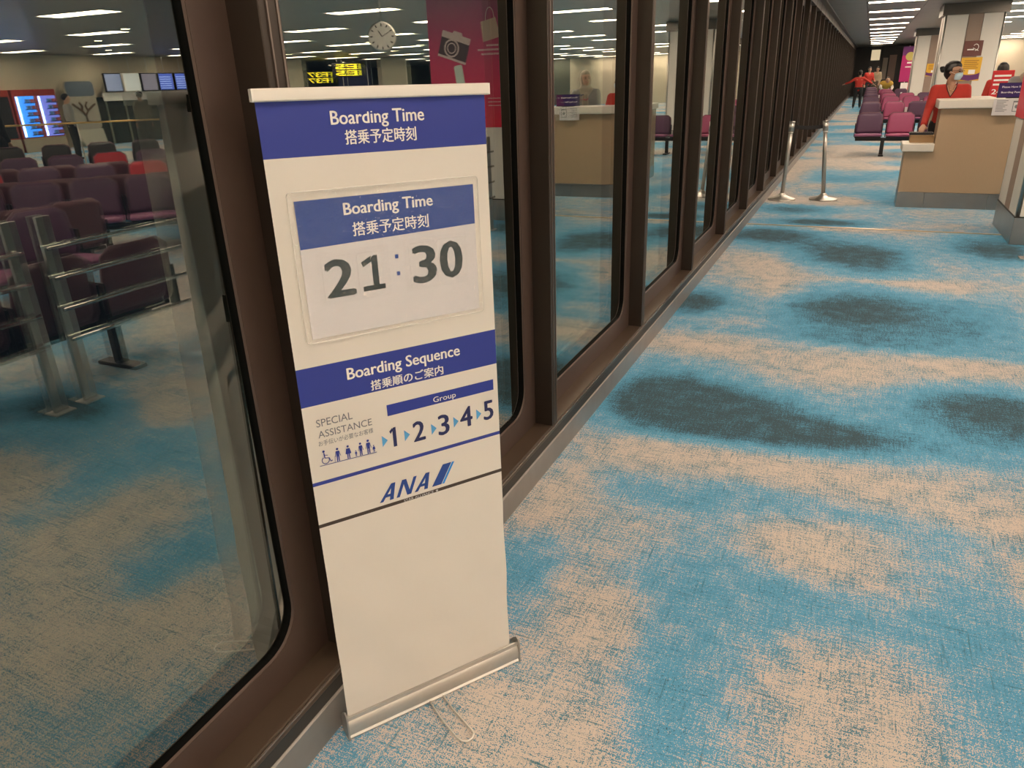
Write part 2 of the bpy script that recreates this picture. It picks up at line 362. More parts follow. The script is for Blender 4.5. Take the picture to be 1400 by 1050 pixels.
# one window bay: rounded frame plate, recess, two panes
def make_window():
    root = empty('window_1')
    a, b = .155, PITCH-.10; z0, z1 = .29, 2.60
    inner = rrect(a, b, z0, z1, .105, 8)
    oa, ob, oz0, oz1 = .050, PITCH+.003, .185, 2.72
    bm = bmesh.new(); n = len(inner)
    outer = []
    for (y, z) in inner:
        yy = ob if y > b-.1051 else (oa if y < a+.1051 else y); zz = oz1 if z > z1-.1051 else (oz0 if z < z0+.1051 else z)
        outer.append((yy, zz))
    F = [bm.verts.new((FRX, y, z)) for y, z in inner]; F1 = [bm.verts.new((FRX-.002, a+(y-a)*1.0, z)) for y, z in inner]
    O = [bm.verts.new((FRX, y, z)) for y, z in outer]
    cy, cz = (a+b)/2, (z0+z1)/2
    F2 = [bm.verts.new((FRX-.006, y + (.004 if y < cy else -.004), z + (.004 if z < cz else -.004))) for y, z in inner]
    for i in range(n):
        j = (i+1) % n
        if outer[i] == outer[j]:
            bm.faces.new((F[i], F[j], O[j]))
        else: bm.faces.new((F[i], F[j], O[j], O[i]))
        bm.faces.new((F[j], F[i], F1[i], F1[j])); bm.faces.new((F1[j], F1[i], F2[i], F2[j]))
    bmesh.ops.remove_doubles(bm, verts=list(bm.verts), dist=1e-5)
    # back plate so that the wall has thickness
    fr = fin(bm, 'frame', M_BRONZE, root)
    bm = bmesh.new()
    g0 = [bm.verts.new((FRX-.005, y + (.002 if y < cy else -.002), z + (.002 if z < cz else -.002))) for y, z in inner]
    g1 = [bm.verts.new((GX-.085, y, z)) for y, z in inner]
    for i in range(n):
        j = (i+1) % n; bm.faces.new((g0[j], g0[i], g1[i], g1[j]))
    fin(bm, 'gasket', M_BLACK, root)
    for nm, gx_, tl in (('glass_pane', GX, 0), ('glass_pane', GX-.037, .0045)):
        bm = bmesh.new(); add_box(bm, gx_-.006, gx_, a-.01, b+.01, z0-.01, z1+.01)
        po_ = fin(bm, nm, M_GLASS, root); po_.rotation_euler = (0, 0, -.0008 if tl else 0)
    return root
w0 = make_window(); w0.location = (0, fin_y(K0), 0)
for i, k in enumerate(range(K0, K1)):
    wn = w0 if i == 0 else copy_tree(w0)
    wn.location = (0, fin_y(k), 0); wn.name = 'window_%d' % (i+1)
    if k in (0, -1):   # the rear panes of these two bays sit slightly out of parallel
        [c for c in wn.children if c.name.startswith('glass_pane')][1].rotation_euler = (0, 0, -.0035 if k == 0 else -.0012)
    tag(wn, 'tall dark window with rounded frame corners in the window wall', kind='structure')
# unseen black strip added outside the panes so no light leaks around the recesses
box('light_block', (GX-.125, GX-.11, Y0w, Y1w, 0, .285), M_BLACK)['kind'] = 'structure'

# ---- ceiling
ceiling = tag(empty('ceiling'), 'low grey metal panel ceiling', kind='structure')
box('void', (-1.3, 40, -7, 56, CH+.03, CH+.08), M_CEILD, ceiling)
LY0, LP = 9.45, 3.07
LX = [(.30, 1.12), (3.22, 1.45), (6.27, 1.45), (9.80, 1.6), (13.3, 1.6), (16.9, 1.6), (20.5, 1.6)]
LROWS = list(range(-5, 14)); LT = .50
xs = [-1.08, -.98, -.28, .88, 2.46, 3.98, 5.50, 7.03, 8.96, 10.64, 12.46, 14.14, 16.06, 17.74, 19.66, 21.34, 22.0, 28, 34, 40]
light_iv = {2: 0, 4: 1, 6: 2, 8: 3, 10: 4, 12: 5, 14: 6}
panel_cache = {}
def panel(x0, x1, y0, y1, far_=False):
    key = (round(x1-x0, 3), round(y1-y0, 3))
    if key not in panel_cache:
        bm = bmesh.new(); g = .004; add_box(bm, g, key[0]-g, g, key[1]-g, 0, .02)
        o = fin(bm, 'panel', M_CEIL, ceiling); panel_cache[key] = o.data
    else: o = new_obj('panel', panel_cache[key], ceiling)
    o.location = (x0, y0, CH)
for i in range(1, len(xs)-1):
    x0, x1 = xs[i], xs[i+1]
    if x0 >= 11.9 and i not in light_iv:
        panel(x0, x1, -7, 56); continue
    ys = []
    for r_ in LROWS:
        c = LY0 + LP*r_
        if i in light_iv:
            ys.append((c+LT/2, c+LP-LT/2))
        elif x0 < 5.4: ys.append((c-LP/2, c+LP/2))
    for a, b in ys:
        if x0 < 2.5: panel(x0, x1, a, (a+b)/2); panel(x0, x1, (a+b)/2, b)
        else: panel(x0, x1, a, b)
    if not ys: panel(x0, x1, -7, 56)
    elif i in light_iv or x0 < 5.4: panel(x0, x1, ys[-1][1], 56)
box('trim_2', (WX-.09, -.98, Y0w, Y1w, CH-.028, CH+.03), M_FIN)['kind'] = 'structure'
box('trim_3', (-1.005, -.975, Y0w, Y1w, CH-.012, CH+.02), mat('ceiling edge trim', (.28, .26, .25), .35, .5))['kind'] = 'structure'
# ---- ceiling lamps
def make_lamp(wd):
    root = empty('ceiling_light')
    h = wd/2; g = .012
    bm = bmesh.new(); add_box(bm, -h, h, -LT/2+.01, -LT/2+.03, -.004, .03); add_box(bm, -h, h, LT/2-.03, LT/2-.01, -.004, .03)
    add_box(bm, -h, -h+.02, -LT/2+.03, LT/2-.03, -.004, .03); add_box(bm, h-.02, h, -LT/2+.03, LT/2-.03, -.004, .03)
    fin(bm, 'frame', M_TRIMW, root)
    box('diffuser', (-h+.02, h-.02, -LT/2+.03, LT/2-.03, .002, .012), M_LAMP, root)
    return root
protos = {}
for ci, (lx, wd) in enumerate(LX):
    for r_ in LROWS:
        y = LY0 + LP*r_
        if wd not in protos: protos[wd] = o = make_lamp(wd)
        else: o = copy_tree(protos[wd])
        o.location = (lx, y, CH)
        if ci == 0:
            nth = r_-3
            if 0 <= nth < 11: tag(o, '%s white ceiling light bar above the aisle, counted from the photo top' % ('first first second third fourth fifth sixth seventh eighth ninth tenth'.split()[nth] if nth else 'cut-off'), 'ceiling light', 'ceiling light bars above the aisle')
            else: tag(o, 'white ceiling light bar above the near part of the aisle, out of the photo above', 'ceiling light', 'ceiling light bars above the near aisle')
        elif ci < 3:
            tag(o, 'long white ceiling light bar mirrored in the windows, above the waiting area', 'ceiling light', 'ceiling light bars above the waiting area')
        else:
            tag(o, 'long white ceiling light bar mirrored in the windows, deep in the hall', 'ceiling light', 'ceiling light bars deep in the hall')
dl = None
for (x, y) in [(11.8, 9.0), (11.8, 12), (11.8, 15), (15.2, 11), (15.2, 14), (15.2, 17), (15.2, 20), (18.6, 13), (18.6, 17), (18.6, 21), (18.6, 25), (12, 21), (12, 24), (15, 27), (23.5, 24), (23.5, 27), (25.5, 30), (27.5, 33), (20, 30), (24, 36), (28, 40), (30, 36)]:
    if dl is None:
        dl = empty('downlight'); lathe('ring', [(.10, 0), (.12, -.004), (.12, -.012), (.09, -.012)], M_TRIMW, dl, 16); lathe('lens', [(.088, -.013), (.088, -.004)], M_DOWN, dl, 16); o = dl
    else: o = copy_tree(dl)
    o.location = (x, y, CH-.001); tag(o, 'small round warm downlight mirrored in the windows', 'downlight', 'small round downlights deep in the hall')

# ---- far walls
def wall(name, b, m_, label): return tag(box(name, b, m_), label, kind='structure')
wall('wall_end', (-1.3, 2.4, 55, 55.2, 0, CH+.03), M_DARKWALL, 'dark panelled wall closing the far end of the aisle')
wall('wall_far', (2.4, 16.0, 50, 50.2, 0, CH+.03), M_WALL, 'beige wall at the far end of the hall')
wall('wall_far_dark', (16.0, 40, 50, 50.2, 0, CH+.03), mat('greenish dark wall', (.09, .10, .08), .5, 0, .1, 2), 'dark wall deep in the hall')
wall('wall_side', (2.3, 2.4, 50, 55, 0, CH+.03), M_WALL, 'beige wall beside the end of the aisle')
wall('wall_right', (22.0, 22.2, -7, 30, 0, CH+.03), M_WALL, 'beige wall across the hall, mirrored in the windows')
wall('wall_right_far', (40, 40.2, 30, 50, 0, CH+.03), mat('greenish dark wall'), 'dark wall far across the hall')
wall('wall_right_return', (22.2, 40, 29.8, 30, 0, CH+.03), M_WALL, 'beige return wall across the hall')
wall('wall_back', (-1.3, 22, -7.2, -7, 0, CH+.03), M_WALL, 'beige wall behind the viewer')
# end wall details: dark framed openings, one glowing for the lit area beyond
for (x0, x1, z0, z1, m_, n_) in ((-.16, .34, 2.08, 2.68, mat('lit opening', (.60, .50, .36), .6, emit=(1,.8,.5), es=.30), 'trim_4'), (.55, .82, .95, 2.2, mat('warm pale panel', (.55, .46, .38), .5), 'trim_5'), (.90, 1.3, .85, 2.35, mat('pinkish panel', (.42, .28, .23), .5), 'trim_6')):
    box(n_, (x0, x1, 54.94, 55, z0, z1), m_)['kind'] = 'structure'
box('trim_7', (-1.0, -.2, 54.9, 55, 0, 2.87), mat('dark bulkhead', (.02, .018, .018), .5))['kind'] = 'structure'
box('trim_8', (.38, .52, 54.8, 55, 0, 2.87), mat('dark bulkhead'))['kind'] = 'structure'
# brass threshold strip across the carpet
tag(box('trim_9', (WX+.006, 1.41, 8.79, 8.82, .000, .006), mat('brass strip', (.75, .60, .40), .3, .9)), 'thin metal threshold strip across the carpet', kind='structure')

# ---- columns
def column(y0, x0, x1, label, poster=False):
    d = 1.12; top = 2.64
    root = tag(empty('column', ((x0+x1)/2, y0+d/2, 0)), label, 'column')
    hx, hy = (x1-x0)/2, d/2
    box('core', (-hx+.03, hx-.03, -hy+.03, hy-.03, 0, CH), M_COLB, root)
    box('plinth', (-hx, hx, -hy, hy, 0, .252), M_KICK, root, .003); box('plinth_cap', (-hx-.003, hx+.003, -hy-.003, hy+.003, .253, .263), M_FIN, root)
    zs = (.264, top)
    def strips(W):  # offsets along a face: white, brown, white
        return ((-W+.04, -W*.22, M_COLW), (-W*.20, W*.27, M_COLB), (W*.29, W-.04, M_COLW))
    for a, b, m_ in strips(hx):
        box('panel', (a, b, -hy+.004, -hy+.03, *zs), m_, root, .002); box('panel', (-b, -a, hy-.03, hy-.004, *zs), m_, root, .002)
    for a, b, m_ in strips(hy):
        box('panel', (-hx+.004, -hx+.03, -b, -a, *zs), m_, root, .002); box('panel', (hx-.03, hx-.004, a, b, *zs), m_, root, .002)
    for sx in (-1, 1):
        for sy in (-1, 1):
            tube('corner_trim', [(sx*(hx-.022), sy*(hy-.022), .262), (sx*(hx-.022), sy*(hy-.022), top)], .018, M_STEEL, root, 10)
    box('collar', (-hx-.06, hx+.06, -hy-.06, hy+.06, top, CH+.0), mat('dark metal bulkhead', (.13, .12, .11), .28, .7, .05, 3), root, .003)
    return root, hx, hy
col1, hx, hy = column(8.32, 1.41, 2.47, 'striped column at the right edge with a steel plinth and red poster')
M_POST = bpy.data.materials.new('crimson poster print'); M_POST.use_nodes = True
_n = M_POST.node_tree.nodes; _l = M_POST.node_tree.links; _b = _n['Principled BSDF']; _b.inputs['Roughness'].default_value = .35
_tc = _n.new('ShaderNodeTexCoord'); _sp = _n.new('ShaderNodeSeparateXYZ'); _l.new(_tc.outputs['Object'], _sp.inputs[0])
_cr = _n.new('ShaderNodeValToRGB'); _mr = _n.new('ShaderNodeMapRange'); _mr.inputs['From Min'].default_value = 1.1; _mr.inputs['From Max'].default_value = 2.6
_l.new(_sp.outputs['Z'], _mr.inputs['Value']); _l.new(_mr.outputs[0], _cr.inputs[0]); _l.new(_cr.outputs[0], _b.inputs['Base Color'])
_cr.color_ramp.elements[0].color = (.60, .010, .045, 1); _cr.color_ramp.elements[1].color = (.20, .035, .13, 1)
_e = _cr.color_ramp.elements.new(.45); _e.color = (.48, .020, .10, 1)
po = tag(empty('poster', (1.94, 8.88, 0)), 'crimson shopping poster with camera and bags wrapped round the column', 'poster')
bm = bmesh.new()
hx, hy = .53, .56
for b_ in ((-hx-.004, hx+.004, -hy-.006, -hy+.002), (-hx-.006, -hx+.002, -hy-.004, hy)):
    add_box(bm, b_[0], b_[1], b_[2], b_[3], 1.10, 2.62)
fin(bm, 'sheet', M_POST, po)
yp = -hy-.0075
def px(X): return X-1.94
# flat printed pictures on the sheet: compact camera, two bags, phones, lines of small text
cam_rot = lambda pts, cx, cz, a: [(cx+(x*math.cos(a)-z*math.sin(a)), cz+(x*math.sin(a)+z*math.cos(a))) for x, z in pts]
A_ = R(18); cx_, cz_ = px(2.13), 2.00
M_PK = mat('pale print', (.55, .42, .42), .5); M_DK = mat('black print', (.04, .015, .03), .4); M_PALE = mat('white green print', (.55, .62, .58), .5); M_TAN = mat('tan print', (.45, .33, .25), .5)
polys('camera_picture', [cam_rot([(-.19,-.13),(.19,-.13),(.19,.06),(-.19,.06)], cx_, cz_, A_)], yp, M_DK, po)
polys('camera_picture', [cam_rot([(-.19,.06),(.19,.06),(.19,.13),(.06,.13),(.04,.16),(-.06,.16),(-.08,.13),(-.19,.13)], cx_, cz_, A_), cam_rot([(-.19,-.155),(.19,-.155),(.19,-.13),(-.19,-.13)], cx_, cz_, A_), cam_rot(circ(.03,-.03,.10), cx_, cz_, A_)], yp-.0005, M_PK, po)
polys('camera_picture', [cam_rot(circ(.03,-.03,.082), cx_, cz_, A_)], yp-.001, M_DK, po); polys('camera_picture', [cam_rot(circ(.03,-.03,.06), cx_, cz_, A_)], yp-.0015, M_PK, po); polys('camera_picture', [cam_rot(circ(.03,-.03,.048), cx_, cz_, A_)], yp-.002, M_DK, po)
for dx, a in ((0, R(-12)),):
    polys('bag_picture', [cam_rot([(-.10,-.13),(.12,-.13),(.10,.08),(-.09,.08)], px(1.66)+dx, 2.18, a)], yp-(.001 if dx > 0 else 0), M_TAN, po)
    tube('bag_picture', [Vector((px(1.66)+dx+.055*math.cos(t), yp-.001, 2.25+.13*math.sin(t))) for t in [math.pi*k/10 for k in range(11)]], .004, M_PK, po, 6)
for dx in (0,):
    polys('phone_picture', [cam_rot([(-.055,-.14),(.055,-.14),(.055,.12),(.04,.135),(-.04,.135),(-.055,.12)], px(2.08)+dx, 1.66, R(-8))], yp-(.001 if dx else 0), M_PALE, po)
for k in range(3):
    wd = (.22, .34, .30)[k]
    rr = [[(px(1.50)+i*.022, 1.98-.045*k), (px(1.50)+i*.022+.016, 1.98-.045*k), (px(1.50)+i*.022+.016, 2.0-.045*k), (px(1.50)+i*.022, 2.0-.045*k)] for i in range(int(wd/.022))]
    polys('print', rr, yp, M_PK, po)
polys('print', [[(px(1.5), 1.42-.04*k), (px(1.72), 1.42-.04*k), (px(1.72), 1.428-.04*k), (px(1.5), 1.428-.04*k)] for k in range(3)], yp, M_PK, po)
col2, h2x, h2y = column(20.5, 1.33, 2.49, 'striped column behind the red-jacketed attendant, with smoking sign')
col3, _, _ = column(32.7, 1.33, 2.49, 'striped column farther back, beside the magenta banner')
M_YEL = mat('yellow notice', (.75, .42, .035), .5); M_PUR = mat('purple print', (.13, .025, .14), .5); M_MAG = mat('magenta banner print', (.42, .015, .14), .45); M_SIGNB = mat('brown sign', (.15, .050, .042), .4)
def wall_sign(y, x0, x1, z0, z1, label, kindn):
    r_ = tag(empty(kindn, ((x0+x1)/2, y, (z0+z1)/2)), label, 'sign'); return r_, (x1-x0)/2, (z1-z0)/2
s, a, b = wall_sign(20.485, 1.80, 2.16, 1.79, 2.10, 'square brown no-smoking sign on the column', 'smoking_sign')
box('plate', (-a, a, 0, .012, -b, b), M_SIGNB, s, .002)
polys('pictogram', [[(-.11,-.035),(.02,-.035),(.02,-.010),(-.11,-.010)]], -.002, M_WHITE, s)
tube('pictogram', [(.05+.05*math.cos(t), -.003, .02+.065*math.sin(t)) for t in [R(-100+25*k) for k in range(11)]], .008, M_WHITE, s, 6)
tube('pictogram', [(-.005, -.003, .01), (.11, -.003, -.05)], .007, M_WHITE, s, 6)
def notice(y, x0, x1, z0, z1, label):
    s, a, b = wall_sign(y, x0, x1, z0, z1, label, 'notice')
    box('board', (-a, a, 0, .01, -b, b), M_YEL, s, .002)
    pts = [(a-.004, -b+.03), (a-.004, -b*.30)] + [(a*math.cos(t)*.95, -b*.28-b*.22*math.sin(t)) for t in [math.pi*k/8 for k in range(9)]][1:-1] + [(-a+.004, -b*.30), (-a+.004, -b+.03), (0, -b-.0)]
    polys('printed_wave', [pts], -.0015, M_PUR, s)
    polys('lettering', [[(-a*.7, b*.7-k*b*.16), (a*(.7-.15*(k%2)), b*.7-k*b*.16), (a*(.7-.15*(k%2)), b*.76-k*b*.16), (-a*.7, b*.76-k*b*.16)] for k in range(5)], -.0015, mat('amber print', (.40, .17, .02), .5), s)
    polys('label_patch', [[(-.03, -b*.42), (a*.5, -b*.42), (a*.5, -b*.06), (-.03, -b*.06)]], -.0025, M_WHITE, s)
notice(20.487, 1.80, 2.20, 1.28, 1.76, 'yellow and purple notice under the smoking sign on the column')
notice(32.687, 1.80, 2.18, 1.28, 1.70, 'smaller yellow and purple notice on the farther column')

# red banner far back, standing by the wall
s = tag(empty('banner', (1.55, 44.0, 0), 0), 'magenta hanging banner with a round gold picture, beyond the columns', 'banner')
box('sheet', (-.27, .30, 0, .02, .95, 2.55), M_MAG, s); box('sheet', (-.27, .30, -.001, .0, 2.15, 2.55), M_PUR, s)
polys('round_picture', [circ(.08, 2.1, .2, 20)], -.004, mat('gold print', (.50, .42, .12), .5), s)
polys('lettering', [[(-.02,1.78),(.22,1.78),(.22,1.85),(-.02,1.85)], [(-.08,1.6),(.2,1.6),(.2,1.65),(-.08,1.65)]], -.004, M_WHITE, s)
box('post', (-.02, .02, .02, .04, 0, 2.6), M_STEEL, s); box('foot', (-.25, .25, -.1, .15, 0, .02), M_STEEL, s)
s = tag(empty('banner', (1.72, 41.0, 0)), 'short red standing board with white lettering below the magenta banner', 'banner')
box('sheet', (-.12, .22, 0, .02, .25, 1.15), mat('red print', (.55, .015, .02), .5), s); box('sheet', (-.42, -.12, 0, .02, .25, .95), M_WHITE, s)
polys('lettering', [[(-.04,1.0-.13*k),(.14,1.0-.13*k),(.14,1.05-.13*k),(-.04,1.05-.13*k)] for k in range(4)], -.004, M_WHITE, s)
box('foot', (-.3, .2, -.1, .15, 0, .25), M_STEEL, s)

# ================================================================== BOARDING SIGN (roll-up banner stand)
TH = math.atan2(.82470, .56557)
stand = tag(empty('banner_stand', (-1.028, 1.102, 0), TH), 'white and navy roll-up boarding banner stand in front of the window', 'banner stand')
stand.rotation_euler = (-.020, .0085, TH); stand.location.z = .001
# housing: rounded cassette, profile (y,z), y=0 is the front
prof = [(0.002, 0.0), (0.000, .006), (.004, .012), (.001, .018), (.0, .034), (.003, .048), (.008, .056), (.0035, .062), (.0045, .070), (.009, .072), (.012, .066), (.020, .060), (.034, .056), (.044, .046), (.050, .030), (.050, .010), (.046, 0.0)]
prism('housing', prof, .004, .528, mat('silver housing', (.62, .59, .55), .30, .75, .04, 30), stand, axis='x', smooth=True)
for x0 in (0, .528):
    prism('end_cap', [(-.002, -.0), (-.003, .070), (.002, .082), (.012, .086), (.030, .072), (.048, .052), (.054, .03), (.054, 0)], x0, x0+.004, mat('end cap grey', (.42, .40, .38), .35, .6), stand, axis='x')
# banner with printed bands carried by material slots, slightly wavy
S0, S1, YB = .008, .503, .010
zb = [.055, .640, .650, .751, .760, .947, 1.036, 1.040, 1.470, 1.5785]
def zl(z):  # the printed bands run slightly skew on the sheet, as photographed
    return z
zrows = []
seq = [(.055, .6455, 0), (.6455, .6545, 2), (.6545, .7555, 0), (.7555, .7645, 1), (.7645, .9510, 0), (.9510, 1.0400, 1), (1.0400, 1.4750, 0), (1.4750, 1.5790, 1)]
bm = bmesh.new(); nxs = 26
def by(x, z):
    u = (x-S0)/(S1-S0)
    d = .0
    lo = max(0, min(1, (.60-z)/.15)) * max(0, min(1, (z-.06)/.08))
    d += lo*(.0030*math.sin(16*u+22*z) + .0022*mnoise.noise(Vector((u*5, z*14, 1.3))))
    hi = max(0, min(1, (z-1.535)/.03)) * max(0, min(1, (1.5795-z)/.004))
    d += hi*.0020*math.sin(9*u+1)
    return YB + d - .0012*math.sin(math.pi*u)
prev = None
for a, b, mi in seq:
    n = max(1, int((b-a)/.014))
    for k in range(n+1):
        z = a+(b-a)*k/n
        if k == 0 and prev is not None: row = prev
        else: row = [bm.verts.new((S0+(S1-S0)*i/nxs, by(S0+(S1-S0)*i/nxs, z), z)) for i in range(nxs+1)]
        if k > 0:
            for i in range(nxs):
                f = bm.faces.new((prev[i], prev[i+1], row[i+1], row[i])); f.material_index = mi
        prev = row
ban = fin(bm, 'banner', [M_BANNER, M_NAVY, M_BROWNLINE], stand, 0, True)
# thin vinyl: white on the back and slightly translucent
for mm_ in (M_BANNER, M_NAVY, M_BROWNLINE):
    c_ = mm_.copy(); c_.name = mm_.name + ' sheet'; N = c_.node_tree.nodes; L = c_.node_tree.links; b = N['Principled BSDF']
    src = b.inputs['Base Color'].links[0].from_socket; ge = N.new('ShaderNodeNewGeometry')
    mx = N.new('ShaderNodeMix'); mx.data_type = 'RGBA'; mx.inputs[7].default_value = (.88, .86, .82, 1); L.new(src, mx.inputs[6]); L.new(ge.outputs['Backfacing'], mx.inputs[0]); L.new(mx.outputs[2], b.inputs['Base Color'])
    tr = N.new('ShaderNodeBsdfTranslucent'); tr.inputs['Color'].default_value = (.95, .90, .82, 1)
    ms = N.new('ShaderNodeMixShader'); ms.inputs[0].default_value = .27 if mm_ is M_BANNER else .02
    L.new(b.outputs[0], ms.inputs[1]); L.new(tr.outputs[0], ms.inputs[2]); L.new(ms.outputs[0], N['Material Output'].inputs['Surface'])
    ban.data.materials[(M_BANNER, M_NAVY, M_BROWNLINE).index(mm_)] = c_
prism('top_rail', [(.000, 1.5785), (-.0035, 1.581), (-.0045, 1.589), (-.003, 1.600), (.0, 1.6025), (.016, 1.6025), (.019, 1.598), (.019, 1.583), (.016, 1.5785)], .003, .508, M_RAILW, stand, axis='x', smooth=True)
for x0 in (.001, .508): box('rail_cap', (x0, x0+.002, -.004, .019, 1.579, 1.602), M_WHITE, stand)
# pole at the back
tube('support_pole', [(.255, .030, .05), (.255, .030, .55), (.255, .030, 1.08), (.255, .028, 1.585)], .0065, M_CHROME, stand, 12)
tube('pole_joint', [(.255, .030, 1.05), (.255, .030, 1.12)], .0095, M_SHELL, stand, 12)
box('pole_hook', (.235, .275, .016, .036, 1.560, 1.598), M_SHELL, stand, .002)
# wire foot swung out at the front
wp = [(.236, .02, .006), (.236, -.06, .005), (.243, -.150, .004), (.249, -.168, .004), (.262, -.176, .004), (.277, -.173, .004), (.287, -.162, .004), (.288, -.150, .004), (.278, -.06, .005), (.277, .02, .006)]
tube('wire_foot', wp, .0026, mat('bright wire', (.80,.78,.74), .35, .8), stand, 10)
if sum(p.normal.y for p in ban.data.polygons) > 0: ban.data.flip_normals()
# lettering
yt = YB-.0022
NV, WH = M_NAVY2, M_WHITE
text('lettering', 'Boarding Time', (.150, .353, 1.524, 1.558), yt, WH, stand, .012)
text('lettering', '搭乗予定時刻', (.176, .332, 1.493, 1.521), yt, WH, stand, .012)
text('lettering', 'Boarding Sequence', (.119, .401, .986, 1.0215), yt, WH, stand, .014)
text('lettering', '搭乗順のご案内', (.171, .354, .956, .980), yt, WH, stand, .014)
polys('group_bar', [[(.203, .8835), (.490, .8835), (.490, .9115), (.203, .9115)]], yt+.0004, M_NAVY, stand)
text('lettering', 'Group', (.322, .383, .885, .903), yt-.0004, WH, stand, .004)
text('lettering', 'SPECIAL', (.035, .119, .899, .917), yt, M_GREYINK, stand, -.008)
text('lettering', 'ASSISTANCE', (.036, .163, .872, .889), yt, M_GREYINK, stand, -.008)
text('lettering', 'お手伝いが必要なお客様', (.034, .164, .852, .865), yt, M_GREYINK, stand, 0)
for ch, x0, x1, z0, z1 in (('1', .203, .223, .802, .852), ('2', .264, .293, .800, .851), ('3', .331, .359, .798, .851), ('4', .392, .424, .803, .856), ('5', .459, .485, .806, .857)):
    if ch == '1': continue
    text('numeral', ch, (x0, x1, z0, z1), yt, NV, stand, .018)
for x0, zc in ((.183, .8235), (.240, .823), (.311, .8205), (.372, .8235), (.437, .8275)):
    polys('arrow', [[(x0, zc-.0145), (x0+.014, zc), (x0, zc+.0145)]], yt, M_SKYBLUE, stand)
# pictograms: wheelchair user, elder with a cane, pregnant person, adult with child, adult with baby, on a thin line
polys('icon_line', [[(.030, .803), (.167, .800), (.167, .8015), (.030, .8045)]], yt, M_NAVY, stand)
tube('icon_wheelchair', [(.045+.0085*math.cos(R(t)), yt, .815+.0085*math.sin(R(t))) for t in range(120, 390, 20)], .0009, M_NAVY, stand, 5)
polys('icon_wheelchair', [circ(.0425, .8375, .0028), [(.0415,.834),(.0440,.834),(.0450,.820),(.0425,.820)], [(.043,.822),(.053,.820),(.053,.818),(.043,.820)], [(.052,.820),(.054,.820),(.058,.809),(.056,.809)], [(.056,.811),(.061,.812),(.061,.810),(.056,.809)], [(.043,.829),(.051,.827),(.051,.8255),(.043,.8275)]], yt, M_NAVY, stand)
def person_icon(x, z0, h, dress=False, cane=False):
    s = h/.036; L = [circ(x, z0+.0330*s, .0030*s)]
    L.append([(x-.0042*s, z0+.028*s), (x+.0042*s, z0+.028*s), (x+(.0062 if dress else .0035)*s, z0+.013*s), (x-(.0062 if dress else .0035)*s, z0+.013*s)])
    L.append([(x-.0033*s, z0+.014*s), (x-.0004*s, z0+.014*s), (x-.0010*s, z0), (x-.0036*s, z0)]); L.append([(x+.0004*s, z0+.014*s), (x+.0033*s, z0+.014*s), (x+.0036*s, z0), (x+.0010*s, z0)])
    L.append([(x-.0045*s, z0+.027*s), (x-.0035*s, z0+.026*s), (x-.0058*s, z0+.014*s), (x-.0072*s, z0+.014*s)]); L.append([(x+.0045*s, z0+.027*s), (x+.0035*s, z0+.026*s), (x+.0058*s, z0+.014*s), (x+.0072*s, z0+.014*s)])
    if cane: L.append([(x-.0078*s, z0+.016*s), (x-.0068*s, z0+.016*s), (x-.0085*s, z0), (x-.0095*s, z0)])
    polys('icon_person', L, yt, M_NAVY, stand)
person_icon(.074, .804, .034, cane=True); person_icon(.099, .8035, .034, dress=True); person_icon(.117, .8035, .016); person_icon(.129, .803, .033); person_icon(.148, .8025, .036); person_icon(.161, .803, .018, dress=True)
# airline wordmark with slanted tail stripes
def ank(x, z): return (x + (z-.664)*.42, z)
H0, H1 = .664, .708
wm = []
for x0 in (.160, .252):   # letter A: left leg, right leg, bar
    wm += [[ank(x0, H0), ank(x0+.009, H0), ank(x0+.0235, H1), ank(x0+.0155, H1)],
           [ank(x0+.0165, H1), ank(x0+.0260, H1), ank(x0+.036, H0), ank(x0+.026, H0)],
           [ank(x0+.010, H0+.010), ank(x0+.030, H0+.010), ank(x0+.0285, H0+.017), ank(x0+.0125, H0+.017)]]
x0 = .206                 # letter N
wm += [[ank(x0-.002, H0), ank(x0+.0065, H0), ank(x0+.0065, H1), ank(x0-.002, H1)], [ank(x0+.0285, H0), ank(x0+.037, H0), ank(x0+.037, H1), ank(x0+.0285, H1)], [ank(x0-.001, H1), ank(x0+.009, H1), ank(x0+.036, H0), ank(x0+.026, H0)]]
polys('wordmark', wm, yt, M_LOGO, stand)
polys('tail_mark', [[(.300, H0), (.326, H0), (.358, .7175), (.334, .7175)]], yt, M_LOGO, stand)
polys('tail_stripe', [[(.328, H0), (.3345, H0), (.3665, .7175), (.360, .7175)]], yt, mat('bright cyan ink', (.02, .26, .75), .5), stand)
text('lettering', 'STAR ALLIANCE', (.222, .303, .6465, .6535), yt-.0002, M_PAPER, stand, 0)
polys('star_mark', [[(.3125+.0045*(1 if k % 2 == 0 else .45)*math.sin(math.pi*k/5), .650+.0045*(1 if k % 2 == 0 else .45)*math.cos(math.pi*k/5)) for k in range(10)]], yt-.0002, M_PAPER, stand)

# ---- laminated time card fixed on the banner
card = tag(empty('laminated_time_card', (-1.028, 1.102, 0), TH), 'laminated paper card reading 21:30, fixed on the banner stand', 'sign')
card.rotation_euler = (-.020, .0085, TH); card.location.z = .001
yc = YB-.0040
def skew(x, z):   # the card hangs a touch askew
    return (x + .004*(1.25-z)/.3*-1, z + (x-.25)*.006)
bm = bmesh.new(); add_box(bm, .053, .461, yc-.0004, yc+.0004, 1.102, 1.392); fin(bm, 'paper', M_PAPER, card)
polys('blue_band', [[(.0535, 1.294), (.4605, 1.304), (.4605, 1.3915), (.0535, 1.3915)]], yc-.0006, mat('royal blue print', (.035, .075, .30), .45, 0, .04, 12), card)
text('lettering', 'Boarding Time', (.154, .357, 1.347, 1.379), yc-.0010, M_WHITE, card, .016)
text('lettering', '搭乗予定時刻', (.169, .344, 1.309, 1.338), yc-.0010, M_WHITE, card, .010)
